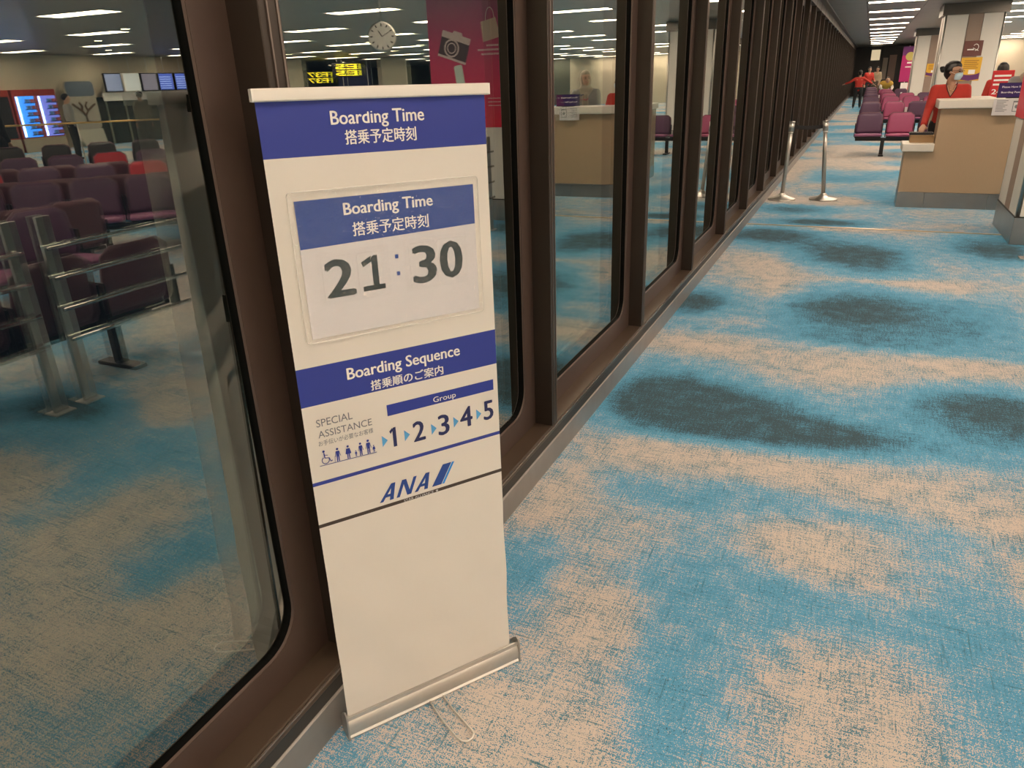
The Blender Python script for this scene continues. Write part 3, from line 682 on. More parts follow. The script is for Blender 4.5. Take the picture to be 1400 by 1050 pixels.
polys('colon', [[(.2575, 1.2495), (.2655, 1.2495), (.2655, 1.2585), (.2575, 1.2585)], [(.2582, 1.2115), (.2662, 1.2115), (.2662, 1.2205), (.2582, 1.2205)]], yc-.0008, M_LOGO, card)
def numeral_one(x0, x1, z0, z1, t, y, m_, parent, foot=True):
    xm = x0+(x1-x0)*.60; h = z1-z0
    pl = [[(xm-t/2, z0), (xm+t/2, z0), (xm+t/2, z1), (xm-t*.15, z1), (xm-t/2, z1-t*.35)], [(xm-t/2, z1-t*.35), (xm-t*.15, z1), (xm-t*.5, z1-t*.02), (x0, z1-h*.16), (x0+t*.30, z1-h*.16-t*.75), (xm-t/2, z1-h*.17)]]
    if foot: pl.append([(x0, z0), (x1, z0), (x1, z0+t*.8), (x0, z0+t*.8)])
    return polys('numeral', [pl[0]] + [pl[1][0:1]+pl[1][2:]] + pl[2:], y, m_, parent)
def pocket(x0, x1, z0, z1):
    bm = bmesh.new(); pts = rrect(x0, x1, z0, z1, .004, 3)
    A = [bm.verts.new((x, yc-.0034, z)) for x, z in pts]; B = [bm.verts.new((x, yc-.0004, z)) for x, z in pts]
    n = len(pts)
    bm.faces.new(A)
    for i in range(n): bm.faces.new((A[i], A[(i+1)%n], B[(i+1)%n], B[i]))
    return fin(bm, 'pocket', M_FILM, card)
numeral_one(.203, .223, .802, .852, .0088, yt, NV, stand, False)
pocket(.082, .242, 1.172, 1.284); pocket(.278, .434, 1.172, 1.288)
for ch, x0, x1, z0, z1 in (('2', .100, .158, 1.187, 1.265), ('1', .178, .229, 1.188, 1.264), ('3', .300, .352, 1.187, 1.269), ('0', .368, .419, 1.189, 1.271)):
    bm = bmesh.new(); pts = rrect(x0-.008, x1+.007, z0-.008, z1+.008, .006, 3)
    A = [bm.verts.new((x, yc-.0016, z)) for x, z in pts]; B = [bm.verts.new((x, yc-.0006, z)) for x, z in pts]; n = len(pts)
    bm.faces.new(A)
    for i in range(n): bm.faces.new((A[i], A[(i+1)%n], B[(i+1)%n], B[i]))
    nc = fin(bm, 'number_card', M_PAPER, card)
    if ch == '1': numeral_one(x0, x1, z0, z1, .014, yc-.0020, M_DIGIT, nc)
    else: text('numeral', ch, (x0, x1, z0, z1), yc-.0020, M_DIGIT, nc, .030)
# glossy film over the whole card, a little wrinkled
bm = bmesh.new(); G_ = []
for j in range(33):
    z = 1.0945+.315*j/32
    G_.append([bm.verts.new((.0395+.431*i/42, yc-.0046-.0010*mnoise.noise(Vector((i*.45, j*.5, 3)))-(.0014*max(0, (z-1.36)/.05))*math.sin(i*1.1+j), z)) for i in range(43)])
for j in range(32):
    for i in range(42): bm.faces.new((G_[j][i], G_[j][i+1], G_[j+1][i+1], G_[j+1][i]))
fin(bm, 'film', M_FILM, card, 0, True)
bm = bmesh.new()
pl = [(x, yc-.0040, z) for x, z in rrect(.0395, .4705, 1.0945, 1.4095, .008, 4)]
loft(bm, pl, .0012, 6, True); fin(bm, 'film_edge', mat('clear film edge', (.80, .76, .70), .15), card, 0, True)

# ================================================================== STANCHIONS
def stanchion(x, y, lx, ly, label):
    t = tag(empty('stanchion', (x, y, 0)), label, 'stanchion')
    lathe('base', [(.175, 0), (.178, .006), (.174, .016), (.150, .024), (.10, .040), (.060, .058), (.042, .072), (.036, .085), (.030, .090)], M_STEEL, t, 36)
    lean = lambda z: (lx*z, ly*z, z)
    tube('post', [lean(.08), lean(.30), lean(.60), lean(.86)], .0255, M_STEEL, t, 20)
    tube('cassette', [lean(.855), lean(.87)], .030, M_WHITE, t, 20)
    tube('cassette', [lean(.875), lean(.985)], .034, M_STEEL, t, 20)
    tube('cap', [lean(.985), lean(1.0)], .037, M_STEEL, t, 20)
    return t
st1 = stanchion(-.892, 10.72, .035, 0, 'steel belt stanchion nearest the window wall')
st2 = stanchion(-.373, 10.81, -.085, 0, 'steel belt stanchion out on the carpet, right of its twin')
bm = bmesh.new(); pa = Vector((-.892+.035*.93+.032, 10.72, .93)); pb = Vector((-.373-.085*.93-.032, 10.81, .93)); prev = None
for k in range(13):
    p = pa.lerp(pb, k/12); dz = -.012*math.sin(math.pi*k/12); tw = .35*math.sin(math.pi*k/12)
    c = [bm.verts.new((p.x, p.y+s*tw*.02+t_*.001, p.z+dz+s*.024)) for s, t_ in ((-1,-1),(1,-1),(1,1),(-1,1))]
    if prev:
        for i in range(4): bm.faces.new((prev[i], prev[(i+1)%4], c[(i+1)%4], c[i]))
    prev = c
tag(fin(bm, 'belt', M_BLACKC, None), 'black retractable belt stretched between the two stanchions', 'belt')

# ================================================================== GATE COUNTERS
ct = tag(empty('gate_counter', (1.6, 10.6, 0)), 'beige stepped boarding gate counter with cream top beside the striped column', 'counter')
def cb(name, b, m_, parent=ct, bevel=.004, o=(1.6, 10.6)): return box(name, (b[0]-o[0], b[1]-o[0], b[2]-o[1], b[3]-o[1], b[4], b[5]), m_, parent, bevel)
prism('body', [(x-1.6, z) for x, z in ((.487, .185), (2.80, .185), (2.80, 1.14), (.797, 1.14), (.797, .66), (.487, .66))], -.20, .20, M_WOOD, ct, axis='y', bevel=.003)
for i, x0 in enumerate((.482, .78, 1.45, 2.10)):
    x1 = (.78, 1.45, 2.10, 2.805)[i]
    cb('kick_plate', (x0+.001, x1-.001, 10.392, 10.84, 0, .183), M_KICK, bevel=.002)
cb('low_top', (.452, .792, 10.355, 10.85, .662, .752), M_WORKTOP, bevel=.008); cb('top', (.760, 2.83, 10.355, 10.85, 1.142, 1.240), M_WORKTOP, bevel=.009)
c2 = tag(empty('gate_counter', (1.2, 12.6, 0)), 'second beige counter standing behind the stepped one, mostly hidden', 'counter')
cb('body', (.86, 1.55, 12.3, 12.95, .185, 1.10), M_WOOD, c2, .004, (1.2, 12.6)); cb('kick_plate', (.855, 1.555, 12.295, 12.955, 0, .183), M_KICK, c2, .002, (1.2, 12.6)); cb('top', (.83, 1.58, 12.27, 12.98, 1.102, 1.19), M_WORKTOP, c2, .012, (1.2, 12.6))
# things on the counters
bx_ = tag(empty('document_box', (.660, 10.62, .7535)), 'tan cardboard box on the low counter step', 'box')
box('carton', (-.13, .13, -.10, .10, 0, .085), mat('tan cardboard', (.52, .36, .20), .7), bx_, .003); box('flap', (-.13, .13, -.14, -.10, .080, .086), mat('tan cardboard'), bx_, .001)
kb = tag(empty('keyboard', (.645, 10.60, .8405)), 'dark scanner keyboard lying on the tan box under her hand', 'keyboard')
box('case', (-.13, .13, -.075, .075, 0, .026), M_SHELL, kb, .004)
for j in range(4):
    bm = bmesh.new()
    for i in range(11): add_box(bm, -.12+i*.0215, -.102+i*.0215, -.062+j*.031, -.037+j*.031, .026, .031)
    fin(bm, 'key_row', mat('grey keys', (.05, .05, .055), .5), kb)
ds = tag(empty('display_sign', (1.51, 10.44, 1.240)), 'small dark purple display with pale lettering on the counter top', 'display')
box('screen', (-.175, .175, 0, .018, .006, .165), M_SHELL, ds, .003)
polys('picture', [[(-.168, .012), (.168, .012), (.168, .160), (-.168, .160)]], -.0008, mat('indigo screen', (.02, .01, .05), .3, emit=(.06, .02, .16), es=.12), ds)
polys('picture', [[(.05, .012), (.168, .012), (.168, .160), (.09, .160)]], -.0012, mat('purple screen', (.07, .01, .05), .3, emit=(.22, .02, .16), es=.08), ds)
text('lettering', 'Please Have Ready', (-.14, .10, .105, .130), -.0018, M_WHITE, ds, .01); text('lettering', 'Boarding Pass', (-.14, .04, .050, .073), -.0018, M_WHITE, ds, .01)
box('foot', (-.08, .08, -.02, .05, 0, .006), M_SHELL, ds, .001)
pn = tag(empty('paper_notice', (1.455, 10.350, 1.0)), 'white paper notice with small print hung on the counter edge', 'notice')
box('sheet', (-.150, .150, 0, .0025, .063, .240), M_PAPER, pn)
polys('lettering', [[(-.12, .215-.016*k), (-.01-.02*(k % 3), .215-.016*k), (-.01-.02*(k % 3), .221-.016*k), (-.12, .221-.016*k)] for k in range(8)], -.0008, M_GREYINK, pn)
polys('pictogram', [[(.04,.10),(.12,.10),(.12,.215),(.04,.215)]], -.0008, M_GREYINK, pn); polys('pictogram', [[(.047,.108),(.113,.108),(.113,.198),(.047,.198)]], -.0014, M_PAPER, pn); polys('pictogram', [circ(.08, .155, .02)], -.002, M_GREYINK, pn)

# ================================================================== SEATS
def seat_panel(w0_, w1_, z0, z1, r, ybase, tilt, th, nu=10, nv=8, bulge=.012):
    """upholstered panel: trapezoid w0_ at the bottom, w1_ at the top, rounded top corners"""
    bm = bmesh.new(); F = []; B = []
    for j in range(nv+1):
        v = j/nv; z = z0+(z1-z0)*v; hw = (w0_+(w1_-w0_)*v)/2
        d = (z1-z); 
        if d < r: hw -= r-math.sqrt(max(0, r*r-(r-d)**2))
        d2 = z-z0; r2 = r*.5
        if d2 < r2: hw -= r2-math.sqrt(max(0, r2*r2-(r2-d2)**2))
        fr, br = [], []
        for i in range(nu+1):
            u = -1+2*i/nu; e = (1-u**4)*(1-(2*v-1)**6)
            y = ybase+tilt*v + .018*u*u*-1
            fr.append(bm.verts.new((u*hw, y-bulge*e, z))); br.append(bm.verts.new((u*hw, y+th, z)))
        F.append(fr); B.append(br)
    for j in range(nv):
        for i in range(nu):
            bm.faces.new((F[j][i], F[j][i+1], F[j+1][i+1], F[j+1][i])); bm.faces.new((B[j][i+1], B[j][i], B[j+1][i], B[j+1][i+1]))
        for i, s in ((0, 1), (nu, -1)):
            bm.faces.new((F[j][i], F[j+1][i], B[j+1][i], B[j][i]) if s > 0 else (F[j+1][i], F[j][i], B[j][i], B[j+1][i]))
    for i in range(nu):
        bm.faces.new((F[0][i+1], F[0][i], B[0][i], B[0][i+1])); bm.faces.new((F[nv][i], F[nv][i+1], B[nv][i+1], B[nv][i]))
    return bm
SEATM = {}
def seat_meshes(m_):
    if m_.name in SEATM: return SEATM[m_.name]
    o1 = fin(seat_panel(.485, .43, .405, .785, .06, .00, .055, .022), 'backrest', m_, None, 0, True)
    o2 = fin(seat_panel(.508, .455, .390, .798, .068, .020, .055, .020, bulge=.0), 'back_shell', mat('dark maroon seat back', (.13, .055, .075), .4), None, 0, True)
    bm = bmesh.new(); pts = [(-.02, .40), (-.03, .375), (-.38, .372), (-.425, .380), (-.445, .400), (-.435, .420), (-.40, .432), (-.20, .418), (-.04, .412)]
    A = []; n = 8
    for i in range(n+1):
        u = -1+2*i/n; w_ = .24*u; ins = .03*(abs(u)**6)
        A.append([bm.verts.new((w_, y*(1-ins*1.5)-0, z-(.008*u**4 if z > .39 else -.006*u**4))) for y, z in pts])
    for i in range(n):
        for k in range(len(pts)): bm.faces.new((A[i][k], A[i][(k+1)%len(pts)], A[i+1][(k+1)%len(pts)], A[i+1][k]))
    bm.faces.new(A[0]); bm.faces.new(A[-1][::-1])
    o3 = fin(bm, 'seat', m_ if m_ is not M_SEATP else mat('purple seat cushion', (.26, .085, .19), .45, 0, .06, 30), None, 0, True)
    r_ = [o.data for o in (o1, o2, o3)]
    for o in (o1, o2, o3): bpy.data.objects.remove(o)
    bm = bmesh.new(); add_box(bm, -.235, .235, -.40, -.01, .345, .374); bmesh.ops.bevel(bm, geom=list(bm.edges), offset=.008, segments=1, affect='EDGES')
    add_box(bm, -.255, -.243, -.02, .06, .34, .60); add_box(bm, .243, .255, -.02, .06, .34, .60)
    o4 = fin(bm, 'seat_pan', M_SHELL); r_.append(o4.data); bpy.data.objects.remove(o4)
    SEATM[m_.name] = r_; return r_
def bench(loc, rz, mats_, label, group=None, pitch=.56, legs=None, cards=()):
    n = len(mats_); root = tag(empty('seat_bench', loc, rz), label, 'bench', group)
    for i, m_ in enumerate(mats_):
        if m_ is None: continue
        x = (i-(n-1)/2)*pitch
        for nm, me_ in zip(('backrest', 'back_shell', 'seat', 'seat_pan'), seat_meshes(m_)):
            o = new_obj(nm, me_, root); o.location = (x, 0, 0)
    W = n*pitch/2-.06
    box('beam', (-W, W, -.22, -.16, .28, .34), M_SHELL, root, .006)
    for lx in (legs or (-W*.62, W*.62)):
        bm = bmesh.new()
        v = add_box(bm, lx-.035, lx+.035, -.215, -.165, .02, .29)
        for q in v[:4]: q.co.y += .0
        add_box(bm, lx-.045, lx+.045, -.36, -.02, 0, .025); fin(bm, 'leg', M_SHELL, root, .004)
    for cx in cards:
        box('seat_card', (cx-.03, cx+.03, -.06, -.05, .44, .66), M_PAPER, root, .001)
    return root
P_, K_, D_ = M_SEATP, M_SEATK, M_SEATR
# rows facing the camera in the aisle (row 1 nearest)
rowsY = [(17.05, [P_, K_, P_, P_], 'nearest row of purple and pink seats beyond the gate counter', ()),
         (22.65, [P_, K_, P_, K_], 'second row of purple and pink seats from the gate counter', (.0,)),
         (26.9, [P_, K_, K_, K_], 'third row of purple and pink seats from the gate counter', (.0, .56)),
         (30.4, [P_, K_, K_, P_], 'fourth row of seats from the gate counter', (.0, .56)),
         (33.4, [P_, K_, P_, P_], 'fifth row of seats from the gate counter', (.0, .56)),
         (36.6, [P_, K_, P_, P_], 'sixth row of seats, in front of the crouching passenger', (-.9, -.3, .3)),
         (41.0, [P_, K_, K_, P_], 'farthest row of seats near the dark end wall', (-.8, -.5, .2))]
for i, (y, ms_, lb, cd_) in enumerate(rowsY):
    if i in (4, 6): bench((.37, y-.05, 0), 0, ms_[:2], lb, legs=(-.2, .2), cards=cd_[:1])
    else: bench((.93, y-.05, 0), 0, ms_, lb, legs=(-.56, .62), cards=cd_)
# rows only seen mirrored in the left window
def brow(cx, cy, ang, ms_, lb, **kw): return bench((cx, cy, 0), ang, ms_, lb, **kw)
brow(1.58, 2.22, R(90), [P_, P_, P_, P_][:4], 'nearest dark seat row mirrored in the left window, behind the rail', pitch=.53, legs=(-.5, .72))
brow(3.46, 3.22, R(-86), [P_, P_, P_], 'purple seat row facing the window, mirrored behind the nearest seats', pitch=.53)
def partner(cx, cy, ang, off, sh, ms_, lb, **kw):
    bx2, by2 = -math.sin(ang), math.cos(ang)   # backwards of the first row
    lx2, ly2 = math.cos(ang), math.sin(ang)
    return brow(cx+bx2*off+lx2*sh, cy+by2*off+ly2*sh, ang+math.pi, ms_, lb, **kw)
partner(3.46, 3.22, R(-86), .25, -.40, [P_, P_, P_], 'mirrored seat row standing back to back with the row that faces the window', pitch=.53)
partner(4.98, 5.40, R(-50), .25, -.20, [P_]*5, 'mirrored seat row back to back with the middle maroon row', pitch=.53)
partner(6.50, 6.60, R(-53), .25, -.20, [P_]*5, 'mirrored seat row back to back with the row holding two red seats', pitch=.62)
brow(4.98, 5.40, R(-50), [P_]*5, 'row of maroon seats mirrored in the middle of the left window', pitch=.53)
brow(6.50, 6.60, R(-53), [P_, D_, P_, P_, D_], 'mirrored row of maroon seats with red seats behind the middle row', pitch=.62)
brow(8.10, 8.10, R(-57), [P_, P_, D_, P_, P_], 'farther mirrored row of seats with a red one and yellow cards', pitch=.60, cards=(-.9, .3))
blk = mat('black leatherette', (.018, .014, .018), .4)
brow(10.6, 9.9, R(-50), [blk]*7, 'mirrored black seat row in front of the vending machines', pitch=.75)

# ================================================================== METAL RAILING (mirrored in the left window)
rl = tag(empty('railing', (1.46, 5.18, 0)), 'steel railing with four bars mirrored in the left window, right section', 'railing')
def railsec(root, y0, y1, posts):
    oy = root.location.y
    for y in posts:
        box('post', (-.012, .012, y-oy-.036, y-oy+.042, .004, 1.035), M_STEEL, root, .003); box('foot_plate', (-.05, .05, y-oy-.06, y-oy+.06, 0, .008), M_STEEL, root, .002)
    for z in (.875, .715, .545, .375): tube('bar', [(-.03, y0-oy, z), (-.03, (y0+y1)/2-oy, z), (-.03, y1-oy, z)], .0125, M_CHROME, root, 10)
railsec(rl, 2.44, 7.78, (2.47, 4.3, 6.1, 7.72))
r2_ = tag(empty('railing', (1.46, .5, 0)), 'steel railing with four bars mirrored in the left window, left section', 'railing')
railsec(r2_, -1.6, 2.31, (2.29, .4, -1.5))

# ================================================================== PEOPLE
def sph(bm, c, r, s=(1,1,1), sub=2):
    ret = bmesh.ops.create_icosphere(bm, subdivisions=sub, radius=1)
    for v in ret['verts']: v.co = Vector((c[0]+v.co.x*r*s[0], c[1]+v.co.y*r*s[1], c[2]+v.co.z*r*s[2]))
    return ret['verts']
def hull(bm, balls):
    vs = []
    for c, r, *s in balls: vs += sph(bm, c, r, s[0] if s else (1,1,1), 2)
    ret = bmesh.ops.convex_hull(bm, input=vs, use_existing_faces=False)
    dead = [g for g in ret['geom_interior'] if isinstance(g, bmesh.types.BMVert)]
    bm2 = [f for f in bm.faces]
    return vs
def blob(name, hulls, m_, parent, vox=.012, smooth=2):
    """union of convex pieces as ONE continuous smooth surface"""
    big = bmesh.new()
    for balls in hulls:
        bm = bmesh.new()
        for c, r, *s in balls: sph(bm, c, r, s[0] if s else (1,1,1), 2)
        pts = [v.co.copy() for v in bm.verts]; bm.free()
        bm = bmesh.new(); vs = [bm.verts.new(p) for p in pts]
        ret = bmesh.ops.convex_hull(bm, input=vs)
        bmesh.ops.delete(bm, geom=list({g for g in ret['geom_interior'] + ret['geom_unused'] if isinstance(g, bmesh.types.BMVert)}), context='VERTS')
        bmesh.ops.recalc_face_normals(bm, faces=list(bm.faces))
        t = bpy.data.meshes.new('t'); bm.to_mesh(t); bm.free(); big.from_mesh(t); bpy.data.meshes.remove(t)
    me_ = bpy.data.meshes.new(name); big.to_mesh(me_); big.free()
    o = bpy.data.objects.new(name, me_); COL.objects.link(o)
    md = o.modifiers.new('r', 'REMESH'); md.mode = 'VOXEL'; md.voxel_size = vox
    ms = o.modifiers.new('s', 'SMOOTH'); ms.factor = .6; ms.iterations = smooth
    dg = bpy.context.evaluated_depsgraph_get(); me2 = bpy.data.meshes.new_from_object(o.evaluated_get(dg))
    bpy.data.objects.remove(o); bpy.data.meshes.remove(me_)
    me2.materials.clear(); me2.materials.append(m_); me2.shade_smooth(); me2.name = name
    return new_obj(name, me2, parent)
def chain(pts, rs):
    return [[(pts[i], rs[i]), (pts[i+1], rs[i+1])] for i in range(len(pts)-1)]
def hand(wrist, fwd, up, side, s=1.0):
    """palm, four unequal bent fingers and a thumb; side = direction of the thumb"""
    W = Vector(wrist); f = Vector(fwd).normalized(); sd = Vector(side).normalized(); u = Vector(up).normalized()
    H = [[(W, .022*s), (W+f*.045*s+sd*.022*s, .016*s), (W+f*.085*s+sd*.028*s, .012*s), (W+f*.085*s-sd*.028*s, .012*s), (W+f*.04*s-sd*.02*s, .015*s)]]
    for i, L_ in enumerate((.062, .072, .067, .050)):
        b0 = W+f*.083*s+sd*(.029-.019*i)*s
        p1 = b0+f*L_*.45*s; p2 = b0+f*L_*.78*s-u*.010*s; p3 = b0+f*L_*.97*s-u*.026*s
        H += chain([b0, p1, p2, p3], [.0095*s, .0090*s, .0082*s, .0070*s])
    t0 = W+f*.02*s+sd*.020*s; H += chain([t0, t0+f*.03*s+sd*.026*s, t0+f*.058*s+sd*.034*s-u*.008*s], [.013*s, .0105*s, .0085*s])
    return H
def head_parts(c, fdir, s=1.0, neck=None):
    """skull, jaw, nose, ears; c = centre of the head, fdir = where the face looks"""
    c = Vector(c); f = Vector(fdir).normalized(); rt = f.cross(Vector((0,0,1))).normalized(); up = rt.cross(f)
    P = lambda a, b, d: c + rt*a*s + f*b*s + up*d*s
    H = [[(P(0, -.018, .030), .082*s), (P(0, .022, .022), .070*s), (P(0, .030, -.020), .058*s)],
         [(P(0, .035, -.020), .055*s), (P(0, .052, -.085), .026*s), (P(.022, .030, -.070), .030*s), (P(-.022, .030, -.070), .030*s)],
         [(P(0, .088, .018), .008*s), (P(0, .108, -.022), .011*s), (P(.012, .090, -.026), .008*s), (P(-.012, .090, -.026), .008*s)],
         [(P(.028, .078, .030), .012*s), (P(-.028, .078, .030), .012*s)],
         [(P(.076, -.005, .010), .012*s, (1,1,1)), (P(.078, -.008, -.018), .009*s)], [(P(-.076, -.005, .010), .012*s), (P(-.078, -.008, -.018), .009*s)]]
    return H, P
def face(root, P, s, lips=True):
    for sx in (-1, 1):
        bm = bmesh.new(); sph(bm, P(sx*.030, .083, .006), .0105*s, (1.2, 1.2, .8)); fin(bm, 'eye', M_EYE, root, 0, True)
        tube('eyebrow', [P(sx*.016, .090, .026), P(sx*.031, .090, .031), P(sx*.048, .078, .026)], .0035*s, M_HAIR, root, 6)
    if lips: tube('mouth', [P(-.022, .083, -.052), P(-.008, .092, -.050), P(.008, .092, -.050), P(.022, .083, -.052)], [.003*s, .0065*s, .0065*s, .003*s], M_LIP, root, 8)
def person(name_, loc, rz, label, J, top, bottom, s=1.0, vox=.014, sleeve_to=1.0, head_dir=(0,-1,0), coat=0.0):
    """J: joints in local metres (facing -y): sh(l/r), el, wr, hip, kn, an + neck, head"""
    root = tag(empty('person', loc, rz), label, 'person')
    V = lambda k: Vector(J[k])
    nk, hd = V('neck'), V('head'); ch = V('chest'); pv = V('pelvis')
    skinH, P = head_parts(hd, head_dir, s)
    skinH += [[(nk, .055*s), (hd+Vector((0,0,-.04)), .050*s)]]
    skinH += [[(ch+Vector((-.10,0,.05)), .075*s), (ch+Vector((.10,0,.05)), .075*s), (pv+Vector((.06,0,.02)), .085*s), (pv+Vector((-.06,0,.02)), .085*s)], [(nk, .045*s), (ch+Vector((0,0,.10)), .07*s)]]
    topH = [[(V('shl'), .058*s), (V('shr'), .058*s), (ch+Vector((-.095,-.01,0)), .092*s), (ch+Vector((.095,-.01,0)), .092*s), (nk+Vector((0,.01,-.055)), .056*s)],
            [(ch+Vector((-.095,-.01,0)), .092*s), (ch+Vector((.095,-.01,0)), .092*s), (ch.lerp(pv,.55)+Vector((-.07,0,0)), .085*s), (ch.lerp(pv,.55)+Vector((.07,0,0)), .085*s)],
            [(ch.lerp(pv,.55)+Vector((-.07,0,0)), .085*s), (ch.lerp(pv,.55)+Vector((.07,0,0)), .085*s), (pv+Vector((-.085,0,-.04-coat)), .096*s), (pv+Vector((.085,0,-.04-coat)), .096*s)]]
    botH = []
    for sd, sg in (('l', 1), ('r', -1)):
        sh, el, wr = V('sh'+sd), V('el'+sd), V('wr'+sd); kn, an = V('kn'+sd), V('an'+sd); hp = pv+Vector((sg*.09, 0, -.02))
        skinH += chain([sh, el, wr], [.045*s, .036*s, .025*s]); skinH += chain([hp, kn, an], [.075*s, .050*s, .036*s])
        fw = (wr-el).normalized(); hf = Vector(J.get('hf'+sd, fw)); hu = Vector(J.get('hu'+sd, (0, -1, 0) if abs(hf.z) > .7 else (0, 0, 1)))
        sd_ = hf.cross(hu)*(1 if sd == 'l' else -1)
        if 'hs'+sd in J: sd_ = Vector(J['hs'+sd])
        skinH += hand(wr, hf, hu, sd_, s)
        topH += chain([sh, el, el.lerp(wr, .5), el.lerp(wr, sleeve_to*.93)], [.062*s, .050*s, .044*s, .040*s])
        botH += chain([hp, kn, an+Vector((0,0,.02))], [.105*s, .072*s, .055*s])
        toe = Vector(J.get('toe', (0, -1, 0)))
        b_ = blob('shoe', [[(an+Vector((0,0,-.035)), .035*s), (an+toe*.12*s+Vector((0,0,-.045)), .028*s), (an-toe*.05*s+Vector((0,0,-.045)), .028*s)]], M_SHELL, root, vox, 1)
    botH += [[(pv+Vector((.07,0,0)), .11*s), (pv+Vector((-.07,0,0)), .11*s)]]
    blob('body', skinH, M_SKIN, root, min(vox, .010), 2)
    blob('jacket', topH, top, root, vox, 2)
    blob('trousers', botH, bottom, root, vox, 2)
    return root, P
STD = dict(pelvis=(0,0,.93), chest=(0,0,1.26), neck=(0,.01,1.43), head=(0,-.01,1.56), shl=(.165,.01,1.37), shr=(-.165,.01,1.37), ell=(.21,.03,1.10), elr=(-.21,.03,1.10),
           wrl=(.20,-.06,.86), wrr=(-.20,-.06,.86), knl=(.09,-.01,.49), knr=(-.09,-.01,.49), anl=(.09,.01,.07), anr=(-.09,.01,.07))
def mk(**k): d = dict(STD); d.update(k); return d

# attendant in red: right arm reaching down to the low counter, head turned aside
J = mk(pelvis=(.02,.06,.93), chest=(0,.0,1.23), neck=(-.01,-.01,1.40), head=(-.005,-.03,1.535), shl=(.165,.0,1.335), shr=(-.165,-.02,1.335), elr=(-.215,-.16,1.10), wrr=(-.255,-.405,.935), hfr=(-.15,-.8,-.35), hur=(0,-.3,1), hsr=(1,-.2,0),
       ell=(.20,-.08,1.10), wrl=(.12,-.20,1.00), hfl=(-.5,-.8,.1), hul=(0,0,1), hsl=(-.6,.5,0))
fd = (.88, -.48, -.04)
p1, P = person('person', (.915, 11.10, 0), 0, 'attendant in red jacket with hair bun, glasses and face mask, behind the counter', J, M_REDJ, M_BLACKC, 1.0, .012, .97, fd)
hd = Vector(J['head'])
blob('hair', [[(P(0,-.030,.042), .084), (P(0,.015,.062), .062), (P(0,.045,.062), .040)], [(P(.035,-.030,.02), .062), (P(-.035,-.030,.02), .062), (P(0,-.055,-.02), .055), (P(0,-.045,-.055), .040)]], M_HAIR, p1, .008, 1)
blob('hair_bun', [[(P(0,-.125,.020), .036), (P(0,-.135,.030), .032)], [(P(.01,-.150,.040), .018)], [(P(0,-.09,.02), .026), (P(0,-.12,.02), .026)]], M_HAIR, p1, .006, 1)
blob('face_mask', [[(P(0,.098,-.020), .017), (P(.040,.062,-.030), .018), (P(-.040,.062,-.030), .018), (P(0,.078,-.078), .020), (P(.030,.050,-.075), .018), (P(-.030,.050,-.075), .018), (P(0,.104,-.045), .014)]], M_MASK, p1, .006, 1)
tube('mask_loop', [P(-.055,.060,-.025), P(-.076,.02,-.010), P(-.082,-.008,.012)], .0016, M_WHITE, p1, 5); tube('mask_loop', [P(.055,.060,-.025), P(.076,.02,-.010), P(.082,-.008,.012)], .0016, M_WHITE, p1, 5)
face(p1, P, 1.0, False)
for sx in (-1, 1):
    tube('glasses', [P(sx*.031+.021*math.cos(t), .102, .006+.015*math.sin(t)) for t in [2*math.pi*k/14 for k in range(14)]], .0018, M_SHELL, p1, 5, True)
    tube('glasses', [P(sx*.052,.100,.010), P(sx*.074,.05,.012), P(sx*.080,-.005,.014)], .0018, M_SHELL, p1, 5)
tube('glasses', [P(-.010,.104,.008), P(.010,.104,.008)], .0018, M_SHELL, p1, 5)
# jacket neckline and necklace
ck = Vector(J['chest'])
tube('collar', [ck+Vector((-.058,-.035,.175)), ck+Vector((-.045,-.082,.11)), ck+Vector((0,-.104,.02)), ck+Vector((.045,-.082,.11)), ck+Vector((.058,-.035,.175))], .008, mat('dark piping', (.08,.01,.015), .7), p1, 6)
bm = bmesh.new(); vv = [bm.verts.new(ck+Vector(q)) for q in ((-.050,-.070,.150), (-.036,-.0985,.10), (0,-.1065,.028), (.036,-.0985,.10), (.050,-.070,.150), (0,-.090,.15))]; bm.faces.new(vv); fin(bm, 'neckline_skin', M_SKIN, p1)
tube('necklace', [ck+Vector((-.035,-.085,.145)), ck+Vector((-.012,-.108,.09)), ck+Vector((0,-.112,.075)), ck+Vector((.012,-.108,.09)), ck+Vector((.035,-.085,.145))], .0022, mat('gold', (.8,.6,.25), .25, 1), p1, 5)

# attendant in grey with a beige headscarf
J2 = mk(head=(0,-.02,1.60), neck=(0,.0,1.46), chest=(0,0,1.28), shl=(.18,.01,1.385), shr=(-.18,.01,1.385), wrl=(.05,-.27,1.14), ell=(.215,-.06,1.12), wrr=(-.05,-.27,1.14), elr=(-.215,-.06,1.12), hfl=(-.6,-.5,.1), hfr=(.6,-.5,.1), hul=(0,0,1), hur=(0,0,1), hsl=(0,-1,.6), hsr=(0,-1,.6))
fd2 = (-.35, -.93, -.06)
p2, P = person('person', (1.93, 12.45, 0), R(-12), 'attendant in grey jacket with beige headscarf standing behind the counter', J2, M_GREYC, M_GREYC, 1.03, .014, .97, fd2, coat=.1)
face(p2, P, 1.0, True)
